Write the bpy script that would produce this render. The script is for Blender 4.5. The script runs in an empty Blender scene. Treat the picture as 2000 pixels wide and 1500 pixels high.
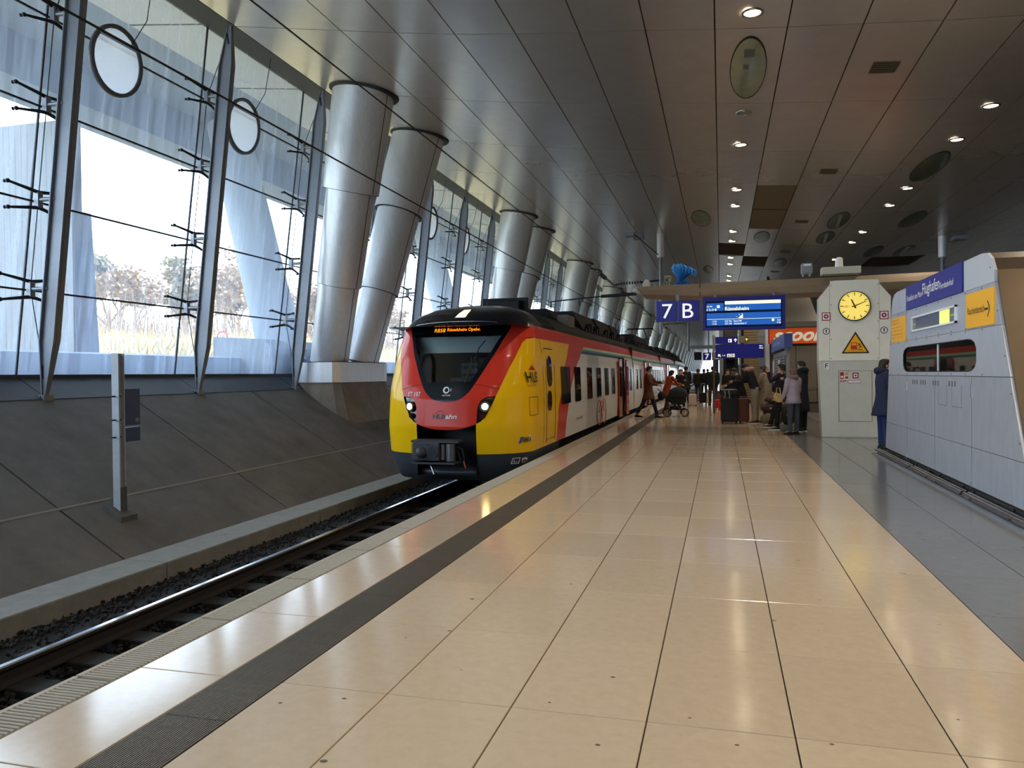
import bpy, bmesh, math, random
from mathutils import Vector, Matrix
random.seed(7)
C = bpy.context.scene.collection
S = bpy.context.scene
PI = math.pi
# ---------------------------------------------------------------- camera, sky, exposure
cam = bpy.data.cameras.new('camera'); co = bpy.data.objects.new('camera', cam); C.objects.link(co)
cam.sensor_width = 36; cam.lens = 36*1505/2000; cam.clip_end = 1500
_dy = Vector((408, 23, 1505)).normalized(); _up = _dy.cross(Vector((1, .0096, 0))).normalized()
if _up.y < 0: _up = -_up
_dx = _up.cross(_dy)
if _dx.x < 0: _dx = -_dx
R3 = Matrix((_dx, _dy, _up))            # world = R3 @ camera(x right, y up, z forward)
_r, _u, _f = R3.col[0], R3.col[1], R3.col[2]
M = Matrix.Identity(4)
for i in range(3): M[i][0] = _r[i]; M[i][1] = _u[i]; M[i][2] = -_f[i]
M[0][3] = 0; M[1][3] = 0; M[2][3] = 1.556
co.matrix_world = M; S.camera = co
w = bpy.data.worlds.new('sky'); S.world = w; w.use_nodes = True
nt = w.node_tree; bg = nt.nodes['Background']
bg.inputs[0].default_value = (.80, .90, 1, 1); bg.inputs[1].default_value = 8.0
vs = S.view_settings; vs.view_transform = 'Standard'; vs.look = 'None'; vs.gamma = 1; vs.use_curve_mapping = False
vs.exposure = -0.14
S.display_settings.display_device = 'sRGB'
LAMP = 380.0   # watts of one ceiling downlight
# ---------------------------------------------------------------- materials
def lin(c):
    return tuple(((v/255)/12.92 if v <= 10 else (((v/255)+.055)/1.055)**2.4) for v in c)+(1,)
_m = {}
def mat(name, rgb=(128, 128, 128), rough=.5, metal=0, spec=.5, noise=0, nscale=6, bump=0, bscale=40, emit=0, stretch=None, coat=0, rand=0, alpha=None):
    if name in _m: return _m[name]
    m = bpy.data.materials.new(name); m.use_nodes = True; _m[name] = m
    n = m.node_tree; b = n.nodes['Principled BSDF']; L = n.links
    col = lin(rgb)
    b.inputs['Base Color'].default_value = col; b.inputs['Roughness'].default_value = rough
    b.inputs['Metallic'].default_value = metal; b.inputs['Specular IOR Level'].default_value = spec
    if coat: b.inputs['Coat Weight'].default_value = coat; b.inputs['Coat Roughness'].default_value = .05
    tc = n.nodes.new('ShaderNodeTexCoord'); src = tc.outputs['Object']
    if stretch:
        mp = n.nodes.new('ShaderNodeMapping'); mp.inputs['Scale'].default_value = stretch; L.new(src, mp.inputs[0]); src = mp.outputs[0]
    if noise or rand:
        cur = None
        hsv = n.nodes.new('ShaderNodeHueSaturation'); hsv.inputs['Color'].default_value = col
        add = n.nodes.new('ShaderNodeMath'); add.operation = 'ADD'; add.inputs[0].default_value = 1; add.inputs[1].default_value = 0
        if noise:
            no = n.nodes.new('ShaderNodeTexNoise'); no.inputs['Scale'].default_value = nscale; no.inputs['Detail'].default_value = 6; no.inputs['Roughness'].default_value = .65
            L.new(src, no.inputs['Vector'])
            mr = n.nodes.new('ShaderNodeMapRange'); mr.inputs[1].default_value = .3; mr.inputs[2].default_value = .7
            mr.inputs[3].default_value = 1-noise; mr.inputs[4].default_value = 1+noise; L.new(no.outputs[0], mr.inputs[0]); L.new(mr.outputs[0], add.inputs[0])
        if rand:
            oi = n.nodes.new('ShaderNodeObjectInfo'); mr2 = n.nodes.new('ShaderNodeMapRange')
            mr2.inputs[3].default_value = -rand; mr2.inputs[4].default_value = rand
            L.new(oi.outputs['Random'], mr2.inputs[0]); L.new(mr2.outputs[0], add.inputs[1])
        L.new(add.outputs[0], hsv.inputs['Value']); L.new(hsv.outputs[0], b.inputs['Base Color'])
    if bump:
        nb = n.nodes.new('ShaderNodeTexNoise'); nb.inputs['Scale'].default_value = bscale; nb.inputs['Detail'].default_value = 4; L.new(src, nb.inputs['Vector'])
        bp = n.nodes.new('ShaderNodeBump'); bp.inputs['Strength'].default_value = bump; bp.inputs['Distance'].default_value = .02
        L.new(nb.outputs[0], bp.inputs['Height']); L.new(bp.outputs[0], b.inputs['Normal'])
    if emit:
        b.inputs['Emission Color'].default_value = col; b.inputs['Emission Strength'].default_value = emit
    return m
def glassmat(name, tint, trans, haze, hazecol=(190, 210, 235), rough=.02, streak=True):
    m = bpy.data.materials.new(name); m.use_nodes = True; n = m.node_tree; n.nodes.clear(); L = n.links
    out = n.nodes.new('ShaderNodeOutputMaterial')
    t = n.nodes.new('ShaderNodeBsdfTransparent'); t.inputs[0].default_value = tint
    g = n.nodes.new('ShaderNodeBsdfGlossy'); g.inputs['Roughness'].default_value = rough; g.inputs[0].default_value = (1, 1, 1, 1)
    fr = n.nodes.new('ShaderNodeFresnel'); fr.inputs[0].default_value = 1.45
    m1 = n.nodes.new('ShaderNodeMixShader'); L.new(fr.outputs[0], m1.inputs[0]); L.new(t.outputs[0], m1.inputs[1]); L.new(g.outputs[0], m1.inputs[2])
    d = n.nodes.new('ShaderNodeBsdfTranslucent'); d.inputs[0].default_value = lin(hazecol)
    d2 = n.nodes.new('ShaderNodeBsdfDiffuse'); d2.inputs[0].default_value = lin(hazecol)
    md = n.nodes.new('ShaderNodeMixShader'); md.inputs[0].default_value = .15; L.new(d.outputs[0], md.inputs[1]); L.new(d2.outputs[0], md.inputs[2])
    m2 = n.nodes.new('ShaderNodeMixShader'); L.new(m1.outputs[0], m2.inputs[1]); L.new(md.outputs[0], m2.inputs[2]); m2.inputs[0].default_value = haze
    if streak:
        tc = n.nodes.new('ShaderNodeTexCoord'); mp = n.nodes.new('ShaderNodeMapping'); mp.inputs['Scale'].default_value = (2, 4, .22)
        no = n.nodes.new('ShaderNodeTexNoise'); no.inputs['Scale'].default_value = 1.6; no.inputs['Detail'].default_value = 5; no.inputs['Roughness'].default_value = .6
        L.new(tc.outputs['Object'], mp.inputs[0]); L.new(mp.outputs[0], no.inputs['Vector'])
        mr = n.nodes.new('ShaderNodeMapRange'); mr.inputs[1].default_value = .42; mr.inputs[2].default_value = .75; mr.inputs[3].default_value = haze*.75; mr.inputs[4].default_value = haze*2.1
        L.new(no.outputs[0], mr.inputs[0]); L.new(mr.outputs[0], m2.inputs[0])
    L.new(m2.outputs[0], out.inputs[0]); _m[name] = m; return m
# ---------------------------------------------------------------- mesh builder
class MB:
    def __init__(s): s.v = []; s.f = []; s.mi = []; s.sm = []; s.M = None; s.cm = 0
    def add(s, vs, fs, mi=None, smooth=False):
        k = len(s.v)
        s.v += [tuple(s.M @ Vector(p)) if s.M else tuple(p) for p in vs]
        for f in fs: s.f.append([k+i for i in f]); s.mi.append(s.cm if mi is None else mi); s.sm.append(smooth)
        return s
    def box(s, x0, x1, y0, y1, z0, z1, mi=None, b=0):
        if b:
            return s.bbox(x0, x1, y0, y1, z0, z1, b, mi)
        return s.add([(x, y, z) for z in (z0, z1) for y in (y0, y1) for x in (x0, x1)],
                     [(0, 2, 3, 1), (4, 5, 7, 6), (0, 1, 5, 4), (2, 6, 7, 3), (0, 4, 6, 2), (1, 3, 7, 5)], mi)
    def bbox(s, x0, x1, y0, y1, z0, z1, b, mi=None):
        bm = bmesh.new(); bmesh.ops.create_cube(bm, size=1)
        for v in bm.verts: v.co = Vector((x0+(x1-x0)*(v.co.x+.5), y0+(y1-y0)*(v.co.y+.5), z0+(z1-z0)*(v.co.z+.5)))
        bmesh.ops.bevel(bm, geom=bm.edges[:], offset=b, segments=2, affect='EDGES', profile=.5)
        bm.verts.index_update(); s.add([v.co[:] for v in bm.verts], [[v.index for v in f.verts] for f in bm.faces], mi, False); bm.free(); return s
    def prism(s, poly, axis, a, b, mi=None):
        # poly of 2D points in the plane of the other two axes (order x,y,z without axis)
        def P(p, h):
            return {'x': (h, p[0], p[1]), 'y': (p[0], h, p[1]), 'z': (p[0], p[1], h)}[axis]
        n = len(poly)
        return s.add([P(p, a) for p in poly]+[P(p, b) for p in poly],
                     [list(range(n))[::-1], list(range(n, 2*n))]+[(i, (i+1) % n, n+(i+1) % n, n+i) for i in range(n)], mi)
    def cyl(s, p0, p1, r0, r1=None, n=12, mi=None, caps=True, smooth=True):
        r1 = r0 if r1 is None else r1
        p0 = Vector(p0); p1 = Vector(p1); d = (p1-p0).normalized()
        a = d.orthogonal().normalized() if abs(d.z) < .9999 else Vector((1, 0, 0)); b = d.cross(a)
        vs = []
        for p, r in ((p0, r0), (p1, r1)):
            for i in range(n):
                t = 2*PI*i/n; vs.append(p+a*math.cos(t)*r+b*math.sin(t)*r)
        s.add(vs, [(i, (i+1) % n, n+(i+1) % n, n+i) for i in range(n)], mi, smooth)
        if caps: s.add(vs, [list(range(n))[::-1], list(range(n, 2*n))], mi, False)
        return s
    def tube(s, pts, r, n=6, mi=None):
        pts = [Vector(p) for p in pts]; rs = r if isinstance(r, (list, tuple)) else [r]*len(pts); vs = []; up = None
        for i, p in enumerate(pts):
            d = (pts[min(i+1, len(pts)-1)]-pts[max(i-1, 0)]).normalized()
            if up is None: up = d.orthogonal().normalized()
            up = (up-d*up.dot(d)).normalized(); b = d.cross(up)
            for k in range(n): t = 2*PI*k/n; vs.append(p+(up*math.cos(t)+b*math.sin(t))*rs[i])
        fs = [(i*n+k, i*n+(k+1) % n, (i+1)*n+(k+1) % n, (i+1)*n+k) for i in range(len(pts)-1) for k in range(n)]
        s.add(vs, fs, mi, True); m = len(pts)-1
        return s.add(vs, [list(range(n))[::-1], [m*n+k for k in range(n)]], mi)
    def ell(s, c, r, n=12, m=8, mi=None, M=None):
        vs = []; c = Vector(c)
        for i in range(m+1):
            a = PI*i/m
            for k in range(n): t = 2*PI*k/n; q = Vector((r[0]*math.sin(a)*math.cos(t), r[1]*math.sin(a)*math.sin(t), r[2]*math.cos(a))); vs.append(c+(M @ q if M else q))
        return s.add(vs, [(i*n+k, (i+1)*n+k, (i+1)*n+(k+1) % n, i*n+(k+1) % n) for i in range(m) for k in range(n)], mi, True)
    def loft(s, rings, mi=None, caps=True, closed=True, smooth=True):
        n = len(rings[0]); vs = [p for r in rings for p in r]
        fs = [(i*n+k, i*n+(k+1) % n, (i+1)*n+(k+1) % n, (i+1)*n+k) for i in range(len(rings)-1) for k in range(n if closed else n-1)]
        s.add(vs, fs, mi, smooth)
        if caps and closed: m = len(rings)-1; s.add(vs, [list(range(n))[::-1], [m*n+k for k in range(n)]], mi)
        return s
    def disc(s, c, r, nrm='y', n=32, mi=None, d=.004):
        c = Vector(c); e = {'x': Vector((d, 0, 0)), 'y': Vector((0, -d, 0)), 'z': Vector((0, 0, d))}[nrm]
        return s.cyl(c, c+e, r, n=n, mi=mi)
    def build(s, name, mats, parent=None, auto=False):
        me = bpy.data.meshes.new(name); vs = s.v
        if parent is not None:
            o = Vector((0, 0, 0)); q = parent
            while q is not None: o += q.location; q = q.parent
            vs = [(p[0]-o.x, p[1]-o.y, p[2]-o.z) for p in vs]
        me.from_pydata(vs, [], s.f)
        for m in (mats if isinstance(mats, (list, tuple)) else [mats]): me.materials.append(m)
        me.polygons.foreach_set('material_index', s.mi); me.polygons.foreach_set('use_smooth', s.sm)
        me.validate(); me.update()
        ob = bpy.data.objects.new(name, me); C.objects.link(ob)
        if parent is not None: ob.parent = parent
        return ob
def tag(o, label=None, cat=None, group=None, kind=None):
    if label: o['label'] = label
    if cat: o['category'] = cat
    if group: o['group'] = group
    if kind: o['kind'] = kind
    return o
def thing(name, label, cat, loc=(0, 0, 0), group=None, kind=None):
    o = bpy.data.objects.new(name, None); C.objects.link(o); o.location = loc; o.empty_display_size = .2
    return tag(o, label, cat, group, kind)
def copy_tree(o, parent=None, skip=()):
    c = o.copy(); C.objects.link(c); c.parent = parent
    for ch in list(o.children):
        if ch.name.split('.')[0] in skip: continue
        copy_tree(ch, c)
    return c
def inst(src, parent, loc):
    c = src.copy(); C.objects.link(c); c.parent = parent; c.location = loc; return c
# ---------------------------------------------------------------- text -> mesh
def textmesh(txt, sx=1.0, bold=0.0, shear=0.0):
    cu = bpy.data.curves.new('t', 'FONT'); cu.body = txt; cu.size = 1; cu.offset = bold; cu.shear = shear; cu.resolution_u = 3
    ob = bpy.data.objects.new('t', cu); C.objects.link(ob)
    dg = bpy.context.evaluated_depsgraph_get(); dg.update()
    me = bpy.data.meshes.new_from_object(ob.evaluated_get(dg))
    vs = [(v.co.x*sx, v.co.y) for v in me.vertices]; fs = [list(p.vertices) for p in me.polygons]
    bpy.data.objects.remove(ob); bpy.data.curves.remove(cu); bpy.data.meshes.remove(me)
    return vs, fs
def text_into(mb, txt, frame, width=None, height=None, mi=None, bold=0.0, shear=0.0, align='l'):
    """frame(a,b)-> 3D point for text-plane coordinates in metres; text starts at a=0,b=0"""
    vs, fs = textmesh(txt, 1, bold, shear)
    if not vs: return mb
    x0 = min(v[0] for v in vs); x1 = max(v[0] for v in vs); y0 = min(v[1] for v in vs); y1 = max(v[1] for v in vs)
    k = (height or .1)/(y1-y0); kx = (width/(x1-x0)) if width else k
    w = (x1-x0)*kx; off = 0 if align == 'l' else (-w/2 if align == 'c' else -w)
    return mb.add([frame((v[0]-x0)*kx+off, (v[1]-y0)*k) for v in vs], fs, mi)
def fr(o, right, up=(0, 0, 1), off=0):
    o = Vector(o); r = Vector(right).normalized(); u = Vector(up).normalized(); n = r.cross(u)
    return lambda a, b: o+r*a+u*b+n*off
# ---------------------------------------------------------------- palette
TILE = mat('beige_tile', (197, 178, 152), rough=.13, spec=.75, noise=.05, nscale=14, rand=.045)
GTILE = mat('grey_tile', (118, 119, 120), rough=.16, spec=.6, noise=.06, nscale=10, rand=.04)
GROUT = mat('grout', (70, 58, 46), rough=.8)
CONC = mat('concrete', (102, 97, 90), rough=.85, noise=.22, nscale=1.6, bump=.25, bscale=60, stretch=(1, 1, 1))
CONC2 = mat('concrete_kerb', (132, 130, 124), rough=.85, noise=.14, nscale=5, bump=.2, bscale=80)
CONCD = mat('concrete_dark', (62, 62, 64), rough=.9, noise=.15, nscale=3)
LIGHTJ = mat('light_joint', (140, 136, 126), rough=.9)
CEIL = mat('ceiling_metal', (196, 190, 182), rough=.26, metal=.6, noise=.05, nscale=2, rand=.03, bump=.04, bscale=3)
CEILD = mat('ceiling_gap', (28, 24, 22), rough=.9)
ALU = mat('brushed_aluminium', (232, 234, 236), rough=.38, metal=.3, noise=.07, nscale=5, stretch=(3, 3, .5))
ALUD = mat('aluminium_seam', (50, 50, 52), rough=.7)
STEEL = mat('painted_steel', (134, 139, 148), rough=.4, metal=.2, noise=.05)
DKST = mat('dark_cast_steel', (44, 46, 52), rough=.45, metal=.6)
BLACK = mat('black', (14, 14, 16), rough=.5)
RUB = mat('black_rubber', (10, 10, 11), rough=.8)
SEAL = mat('silicone_seal', (26, 28, 36), rough=.7)
GLASS = glassmat('facade_glass', (.80, .89, .97, 1), 1, .19, (190, 212, 245))
RAILT = mat('polished_rail', (215, 220, 228), rough=.16, metal=1)
RAILB = mat('rusty_rail', (34, 27, 24), rough=.8, noise=.2)
BALL = mat('ballast_stone', (27, 26, 26), rough=.95, rand=.1, noise=.3, nscale=9)
SLEEP = mat('sleeper', (20, 19, 18), rough=.9, noise=.1)
LAMPM = mat('lamp_glow', (255, 232, 196), emit=40)
WHITE = mat('white_paint', (225, 225, 222), rough=.5)
INOX = mat('polished_inox', (190, 190, 188), rough=.15, metal=1)
# ---------------------------------------------------------------- floor: platform with its tiles
YJ = 3.455
floor = MB().box(-3.02, 9.0, -70, 420, -.35, -.022).build('floor', GROUT); tag(floor, kind='structure')
cols = [(-3.02, -2.5, TILE), (-2.165, -1.585, TILE)]+[(-1.585+.6275*i, -1.585+.6275*(i+1), TILE) for i in range(5)]
cols += [(1.5525+.628*i, 1.5525+.628*(i+1), GTILE) for i in range(12)]
def tilemesh(w, l=1.0, t=.022, g=.0035, b=.0025):
    m = MB(); x0, x1, y0, y1 = g, w-g, g, l-g
    vs = [(x0, y0, -t), (x1, y0, -t), (x1, y1, -t), (x0, y1, -t), (x0, y0, -b), (x1, y0, -b), (x1, y1, -b), (x0, y1, -b),
          (x0+b, y0+b, 0), (x1-b, y0+b, 0), (x1-b, y1-b, 0), (x0+b, y1-b, 0)]
    fs = [(8, 9, 10, 11)]+[(i, (i+1) % 4, 4+(i+1) % 4, 4+i) for i in range(4)]+[(4+i, 4+(i+1) % 4, 8+(i+1) % 4, 8+i) for i in range(4)]
    return m.add(vs, fs)
done = 0; restB = MB(); restG = MB()
for ci, (x0, x1, m) in enumerate(cols):
    src = None
    for r in range(-30, 86):
        y = YJ+r
        near = r > -2 and ((r < 25 and ci < 8) or (r < 17 and ci < 12))
        if near and done < 298:
            if src is None:
                src = tilemesh(x1-x0).build('tile', m); src.parent = floor; src.location = (x0, y, 0)
            else: inst(src, floor, (x0, y, 0))
            done += 1
        else:
            mm = restB if m is TILE else restG; t = tilemesh(x1-x0)
            mm.add([(a+x0, b_+y, c) for a, b_, c in t.v], [t.f[0]]+t.f[5:])
for mm, m in ((restB, TILE), (restG, GTILE)): tag(mm.build('distant_tiles', m, floor), kind='stuff')
for x0, x1, m in ((-3.02, 1.5525, TILE), (1.5525, 9, GTILE)): MB().box(x0+.002, x1, YJ+86, 420, -.02, -.001).build('far_paving', m, floor)
MB().box(-2.497, -2.168, -70, 420, -.02, -.012).build('grate_channel', mat('channel', (38, 34, 31), rough=.8), floor)
RIB = mat('grate_rib', (104, 96, 86), rough=.5, metal=.3, noise=.1, nscale=30)
src = None
for i in range(26):
    if src is None:
        src = MB(); yy = -14.0
        while yy < 90: src.box(.002, .009, yy, yy+.995, -.014, .001); yy += 1.0
        src.box(.002, .009, 90, 420, -.014, .001)
        src = src.build('grate_rib', RIB); src.parent = floor; src.location = (-2.495, 0, 0)
    else: inst(src, floor, (-2.495+i*.0126, 0, 0))
gm_ = MB(); rg = random.Random(9)
for i in range(110):
    gx_, gy_ = rg.uniform(-2.1, 2.8), 2.2+rg.random()**1.5*14; r_ = rg.uniform(.004, .014); gm_.add([(gx_+r_*1.3*math.cos(k*PI/4), gy_+r_*math.sin(k*PI/4), .0006) for k in range(8)], [tuple(range(8))])
tag(gm_.build('floor_spots', mat('gum_spot', (96, 80, 62), rough=.6), floor), kind='stuff')
# ribbed edge slabs
EDGE = mat('edge_slab_stone', (176, 166, 148), rough=.7, noise=.08, nscale=20)
EDGEG = mat('edge_slab_groove', (104, 97, 86), rough=.8)
em = MB(); em.box(0, .245, .004, .992, -.16, -.004, 0); em.box(0, .03, .004, .992, -.004, 0, 0)
n = 34
for i in range(n):
    y = .01+i*.975/n
    em.add([(.035, y, -.0035), (.24, y+.002, -.0035), (.24, y+.014, -.0035), (.035, y+.012, -.0035), (.035, y+.002, .0015), (.24, y+.004, .0015), (.24, y+.012, .0015), (.035, y+.010, .0015)],
           [(4, 5, 6, 7), (0, 1, 5, 4), (2, 3, 7, 6), (1, 2, 6, 5), (3, 0, 4, 7)], 0)
em.box(.033, .242, .006, .99, -.005, -.0036, 1)
src = em.build('edge_slab', [EDGE, EDGEG]); src.parent = floor; src.location = (-3.275, YJ-3.18, 0)
for r in range(-2, 92):
    inst(src, floor, (-3.275, YJ-.18+r, 0))
MB().box(-3.27, -3.03, 95.4, 420, -.16, 0).build('edge_kerb', EDGE, floor)
tw = MB().box(-3.12, -2.95, -70, 420, -1.35, -.16).build('wall_platform', CONCD); tag(tw, kind='structure')
# ---------------------------------------------------------------- track bed
bed = MB().box(-8.2, -3.1, -70, 420, -1.4, -1.085).build('ground', mat('bed', (18, 17, 17), rough=.95)); tag(bed, kind='structure')
rnd = random.Random(3); st = MB()
for i in range(7600):
    y = 3.6+ (rnd.random()**1.6)*26; x = rnd.uniform(-6.98, -3.3) if rnd.random() < .45 else rnd.uniform(-6.98, -5.3)
    z = -1.085+rnd.uniform(0, .035)+(.1 if x > -6.5 else (.1*max(0, (x+6.98)/.48))); r = rnd.uniform(.018, .04)
    M_ = Matrix.Rotation(rnd.uniform(0, 3), 3, Vector((rnd.random()-.5, rnd.random()-.5, rnd.random()-.5)).normalized())
    v = [M_ @ Vector(p) for p in ((r, 0, 0), (-r, 0, 0), (0, r*.8, 0), (0, -r*.8, 0), (0, 0, r*.7), (0, 0, -r*.7))]
    st.add([(x+q.x*rnd.uniform(.7, 1.2), y+q.y, z+q.z) for q in v], [(0, 2, 4), (2, 1, 4), (1, 3, 4), (3, 0, 4), (2, 0, 5), (1, 2, 5), (3, 1, 5), (0, 3, 5)])
tag(st.build('ballast', BALL), 'dark grey crushed stone ballast of the track bed between kerb and platform', 'ballast', kind='stuff')
track = thing('railway_track', 'railway track with one shiny rail head running under the yellow and red train', 'track', (-4.88, 0, -.95))
for sx in (-1, 1):
    c = -4.88+sx*.7535
    r = MB().prism([(c-.075, -.93), (c+.075, -.93), (c+.075, -.915), (c+.012, -.895), (c+.012, -.80), (c-.012, -.80), (c-.012, -.895), (c-.075, -.915)], 'y', -70, 420, 0)
    r.prism([(c-.034, -.80), (c+.034, -.80), (c+.034, -.775), (c-.034, -.775)], 'y', -70, 420, 0)
    r.prism([(c-.034, -.7749), (c+.034, -.7749), (c+.026, -.762), (c-.026, -.762)], 'y', -70, 420, 1)
    r.build('rail', [RAILB, RAILT], track)
src = MB().bbox(-1.28, 1.28, -.13, .13, -.11, .02, .015).build('sleeper', SLEEP); src.parent = track; src.location = (0, -1.0, 0)
for i in range(1, 130): inst(src, track, (0, -1.0+i*.6, 0))
# ---------------------------------------------------------------- kerb + sloped concrete wall on the left
wl = MB().prism([(-7.64, -1.3), (-7.64, -.93), (-8.72, -.28), (-11.1, 1.15), (-11.1, -1.3)], 'y', -70, 420).build('wall_left', CONCD); tag(wl, kind='structure')
kerb = thing('concrete_kerb', 'pale concrete kerb blocks along the foot of the sloped wall left of the track', 'kerb', (-7.3, 0.5, -.86))
def slab(poly, y0, y1, g, name, m, parent):
    return MB().prism(poly, 'y', y0+g, y1-g).build(name, m, parent)
ks = slab([(-7.66, -1.2), (-7.0, -1.2), (-7.0, -.872), (-7.012, -.857), (-7.66, -.857)], .5, 4.5, .008, 'kerb_block', CONC2, kerb)
s1 = slab([(-7.66, -.858), (-8.72, -.235), (-8.72, -.29), (-7.66, -.92)], .5, 4.5, .018, 'lower_slab', CONC, wl)
s2 = slab([(-8.745, -.215), (-11.08, 1.2), (-11.08, 1.1), (-8.745, -.29)], .5, 4.5, .018, 'upper_slab', CONC, wl)
s3 = MB().prism([(-11.08, 1.21), (-11.74, 1.6), (-11.74, 1.0), (-11.08, 1.0)], 'y', 2.61, 6.59).build('coping_slab', mat('coping_dark', (46, 47, 54), rough=.6, noise=.15, nscale=4), wl)
for i in range(-12, 40):
    if i == 0: continue
    for s in (ks, s1, s2, s3):
        inst(s, s.parent, tuple(s.location+Vector((0, 4.0*i, 0))))
MB().prism([(-8.718, -.232), (-8.747, -.213), (-8.747, -.25), (-8.718, -.25)], 'y', -60, 160).build('joint_strip', LIGHTJ, wl)
# ---------------------------------------------------------------- ceiling
CZ = [(-12.9, 9.62), (-10.2, 9.14), (-8.08, 8.8), (-6.3, 8.51), (-5, 8.32), (-3.9, 8.19), (-1.38, 7.94), (0, 7.79), (1.21, 7.68), (2.49, 7.58), (3.8, 7.47), (5, 7.4), (6.2, 7.35), (9, 7.28), (12, 7.4), (22, 8.3)]
def cz(x):
    for a, b in zip(CZ, CZ[1:]):
        if x <= b[0]: return a[1]+(b[1]-a[1])*(x-a[0])/(b[0]-a[0])
    return CZ[-1][1]
ceil = MB()
xs = [-10.15]+[-.07+1.25*k for k in range(-8, 18)]
ceil.loft([[(x, -70, cz(x)+.05), (x, 420, cz(x)+.05), (x, 420, cz(x)+.4), (x, -70, cz(x)+.4)] for x in xs], caps=True, smooth=False)
ceil = ceil.build('ceiling', CEILD); tag(ceil, kind='structure')
def cpanel(x0, x1, L=4.0, g=.012):
    m = MB(); rows = [x0+g+(x1-x0-2*g)*i/2 for i in range(3)]
    m.loft([[(x, g, cz(x)), (x, L-g, cz(x)), (x, L-g, cz(x)+.05), (x, g, cz(x)+.05)] for x in rows], smooth=False); return m
done = 0; rest = MB()
darkset = {(9, 3): 1, (9, 4): 1, (8, 6): 1, (9, 7): 1}
xcols = [-.07+1.25*k for k in range(-8, 18)]
for ci in range(len(xcols)-1):
    x0, x1 = xcols[ci], xcols[ci+1]; src = None
    for r in range(-21, 101):
        y = 14.6+4*r; k = ci-8
        if (k, r) in {(1, 3), (1, 4), (0, 6), (1, 7)}: continue
        if k in (6, 7) and r == 7: continue
        if -2 <= r < 12 and ci < 18+2 and done < 296:
            if src is None: src = cpanel(x0, x1).build('ceiling_panel', CEIL); src.parent = ceil; src.location = (0, y, 0)
            else: inst(src, ceil, (0, y, 0))
            done += 1
        else:
            p = cpanel(x0, x1); rest.add([(a, b+y, c) for a, b, c in p.v], p.f)
tag(rest.build('distant_panels', CEIL, ceil), kind='stuff')
# open grille fields
GR = mat('grille_dark', (66, 52, 38), rough=.7)
SL = mat('grille_slat', (112, 98, 74), rough=.5, metal=.2)
for (k, r) in ((1, 3), (1, 4), (0, 6), (1, 7), (6, 7), (7, 7)):
    x0 = -.07+1.25*k; y0 = 14.6+4*r
    t = thing('ceiling_grille', {(1, 3): 'nearest brown slatted grille panel of the ceiling', (1, 4): 'brown slatted grille panel directly behind the nearest one', (0, 6): 'dark open ceiling grille under the row of downlights', (1, 7): 'dark open ceiling grille farthest over the departure board', (6, 7): 'dark ceiling grille over the grey booth, left half', (7, 7): 'dark ceiling grille over the grey booth, right half'}[(k, r)], 'grille', (x0, y0, cz(x0)))
    MB().add([(x0+.02, y0+.02, cz(x0)+.045), (x0+1.23, y0+.02, cz(x0+1.25)+.045), (x0+1.23, y0+3.98, cz(x0+1.25)+.045), (x0+.02, y0+3.98, cz(x0)+.045)], [(0, 1, 2, 3)]).build('backing', GR, t)
    n = 14 if r < 6 else 8
    for i in range(n):
        ys = y0+.1+i*3.8/n
        MB().add([(x0+.02, ys, cz(x0)+.035), (x0+1.23, ys, cz(x0+1.25)+.035), (x0+1.23, ys+.17, cz(x0+1.25)+.002), (x0+.02, ys+.17, cz(x0)+.002), (x0+.02, ys+.17, cz(x0)+.03), (x0+1.23, ys+.17, cz(x0+1.25)+.03)], [(0, 1, 2, 3), (3, 2, 5, 4)]).build('slat', SL if r < 6 else GR, t)
wr = MB().box(20.9, 21.3, -70, 420, -1.3, 8.2).build('wall_right', mat('right_wall', (92, 88, 82), rough=.7, noise=.1, nscale=.6)); tag(wr, kind='structure')
tk = MB().box(9.0, 20.9, -70, 420, -1.4, -1.1).build('ground_right', mat('bed', (18, 17, 17))); tag(tk, kind='structure')
wb_ = MB().box(-13, 21, -70.4, -70, -1.3, 9.6).build('wall_back', mat('right_wall')); tag(wb_, kind='structure')
# ---------------------------------------------------------------- downlights
def downlight(x, y, label, on=True, power=True, copyof=None):
    z = cz(x)
    t = thing('downlight', label, 'lamp', (x, y, z), 'round recessed downlights in the ceiling')
    m = MB()
    for a in range(1):
        n = 20; ring = []
        for (r, dz) in ((.19, .0), (.185, -.025), (.15, -.03), (.14, -.005)):
            ring.append([(x+r*math.cos(2*PI*i/n), y+r*math.sin(2*PI*i/n), z+dz) for i in range(n)])
        m.loft(ring, caps=False)
    m.build('ring', INOX, t)
    MB().cyl((x, y, z-.012), (x, y, z-.004), .142, n=20).build('diffuser', LAMPM if on else mat('off_lamp', (150, 150, 145), rough=.2), t)
    if on and power:
        l = bpy.data.lights.new('lamp_light', 'SPOT'); l.energy = LAMP; l.color = (1, .85, .66); l.spot_size = 2.3; l.spot_blend = .6; l.shadow_soft_size = .13
        lo = bpy.data.objects.new('lamp_light', l); C.objects.link(lo); lo.parent = t; lo.location = (0, 0, -.05)
    return t
pos = ['nearest', 'second', 'third', 'fourth', 'fifth', 'sixth', 'seventh', 'eighth', 'ninth', 'tenth', 'eleventh']
for i, y in enumerate((13.96, 21.92, 27.27, 29.93, 35.34, 37.94, 43.33, 45.98, 51.58, 54.16)):
    downlight(.56, y, 'glowing round downlight, %s in the row above the middle of the platform' % pos[i])
for i, y in enumerate((19.2, 21.75, 27.07, 29.7, 35.05, 37.7, 43.25, 61.9, 66.5)):
    downlight(5.77, y, 'glowing round downlight, %s in the row above the clock pillar and booth' % pos[i])
downlight(.56, 19.27, 'unlit round ceiling fitting between the big glass disc and the next lamp', on=False)
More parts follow.
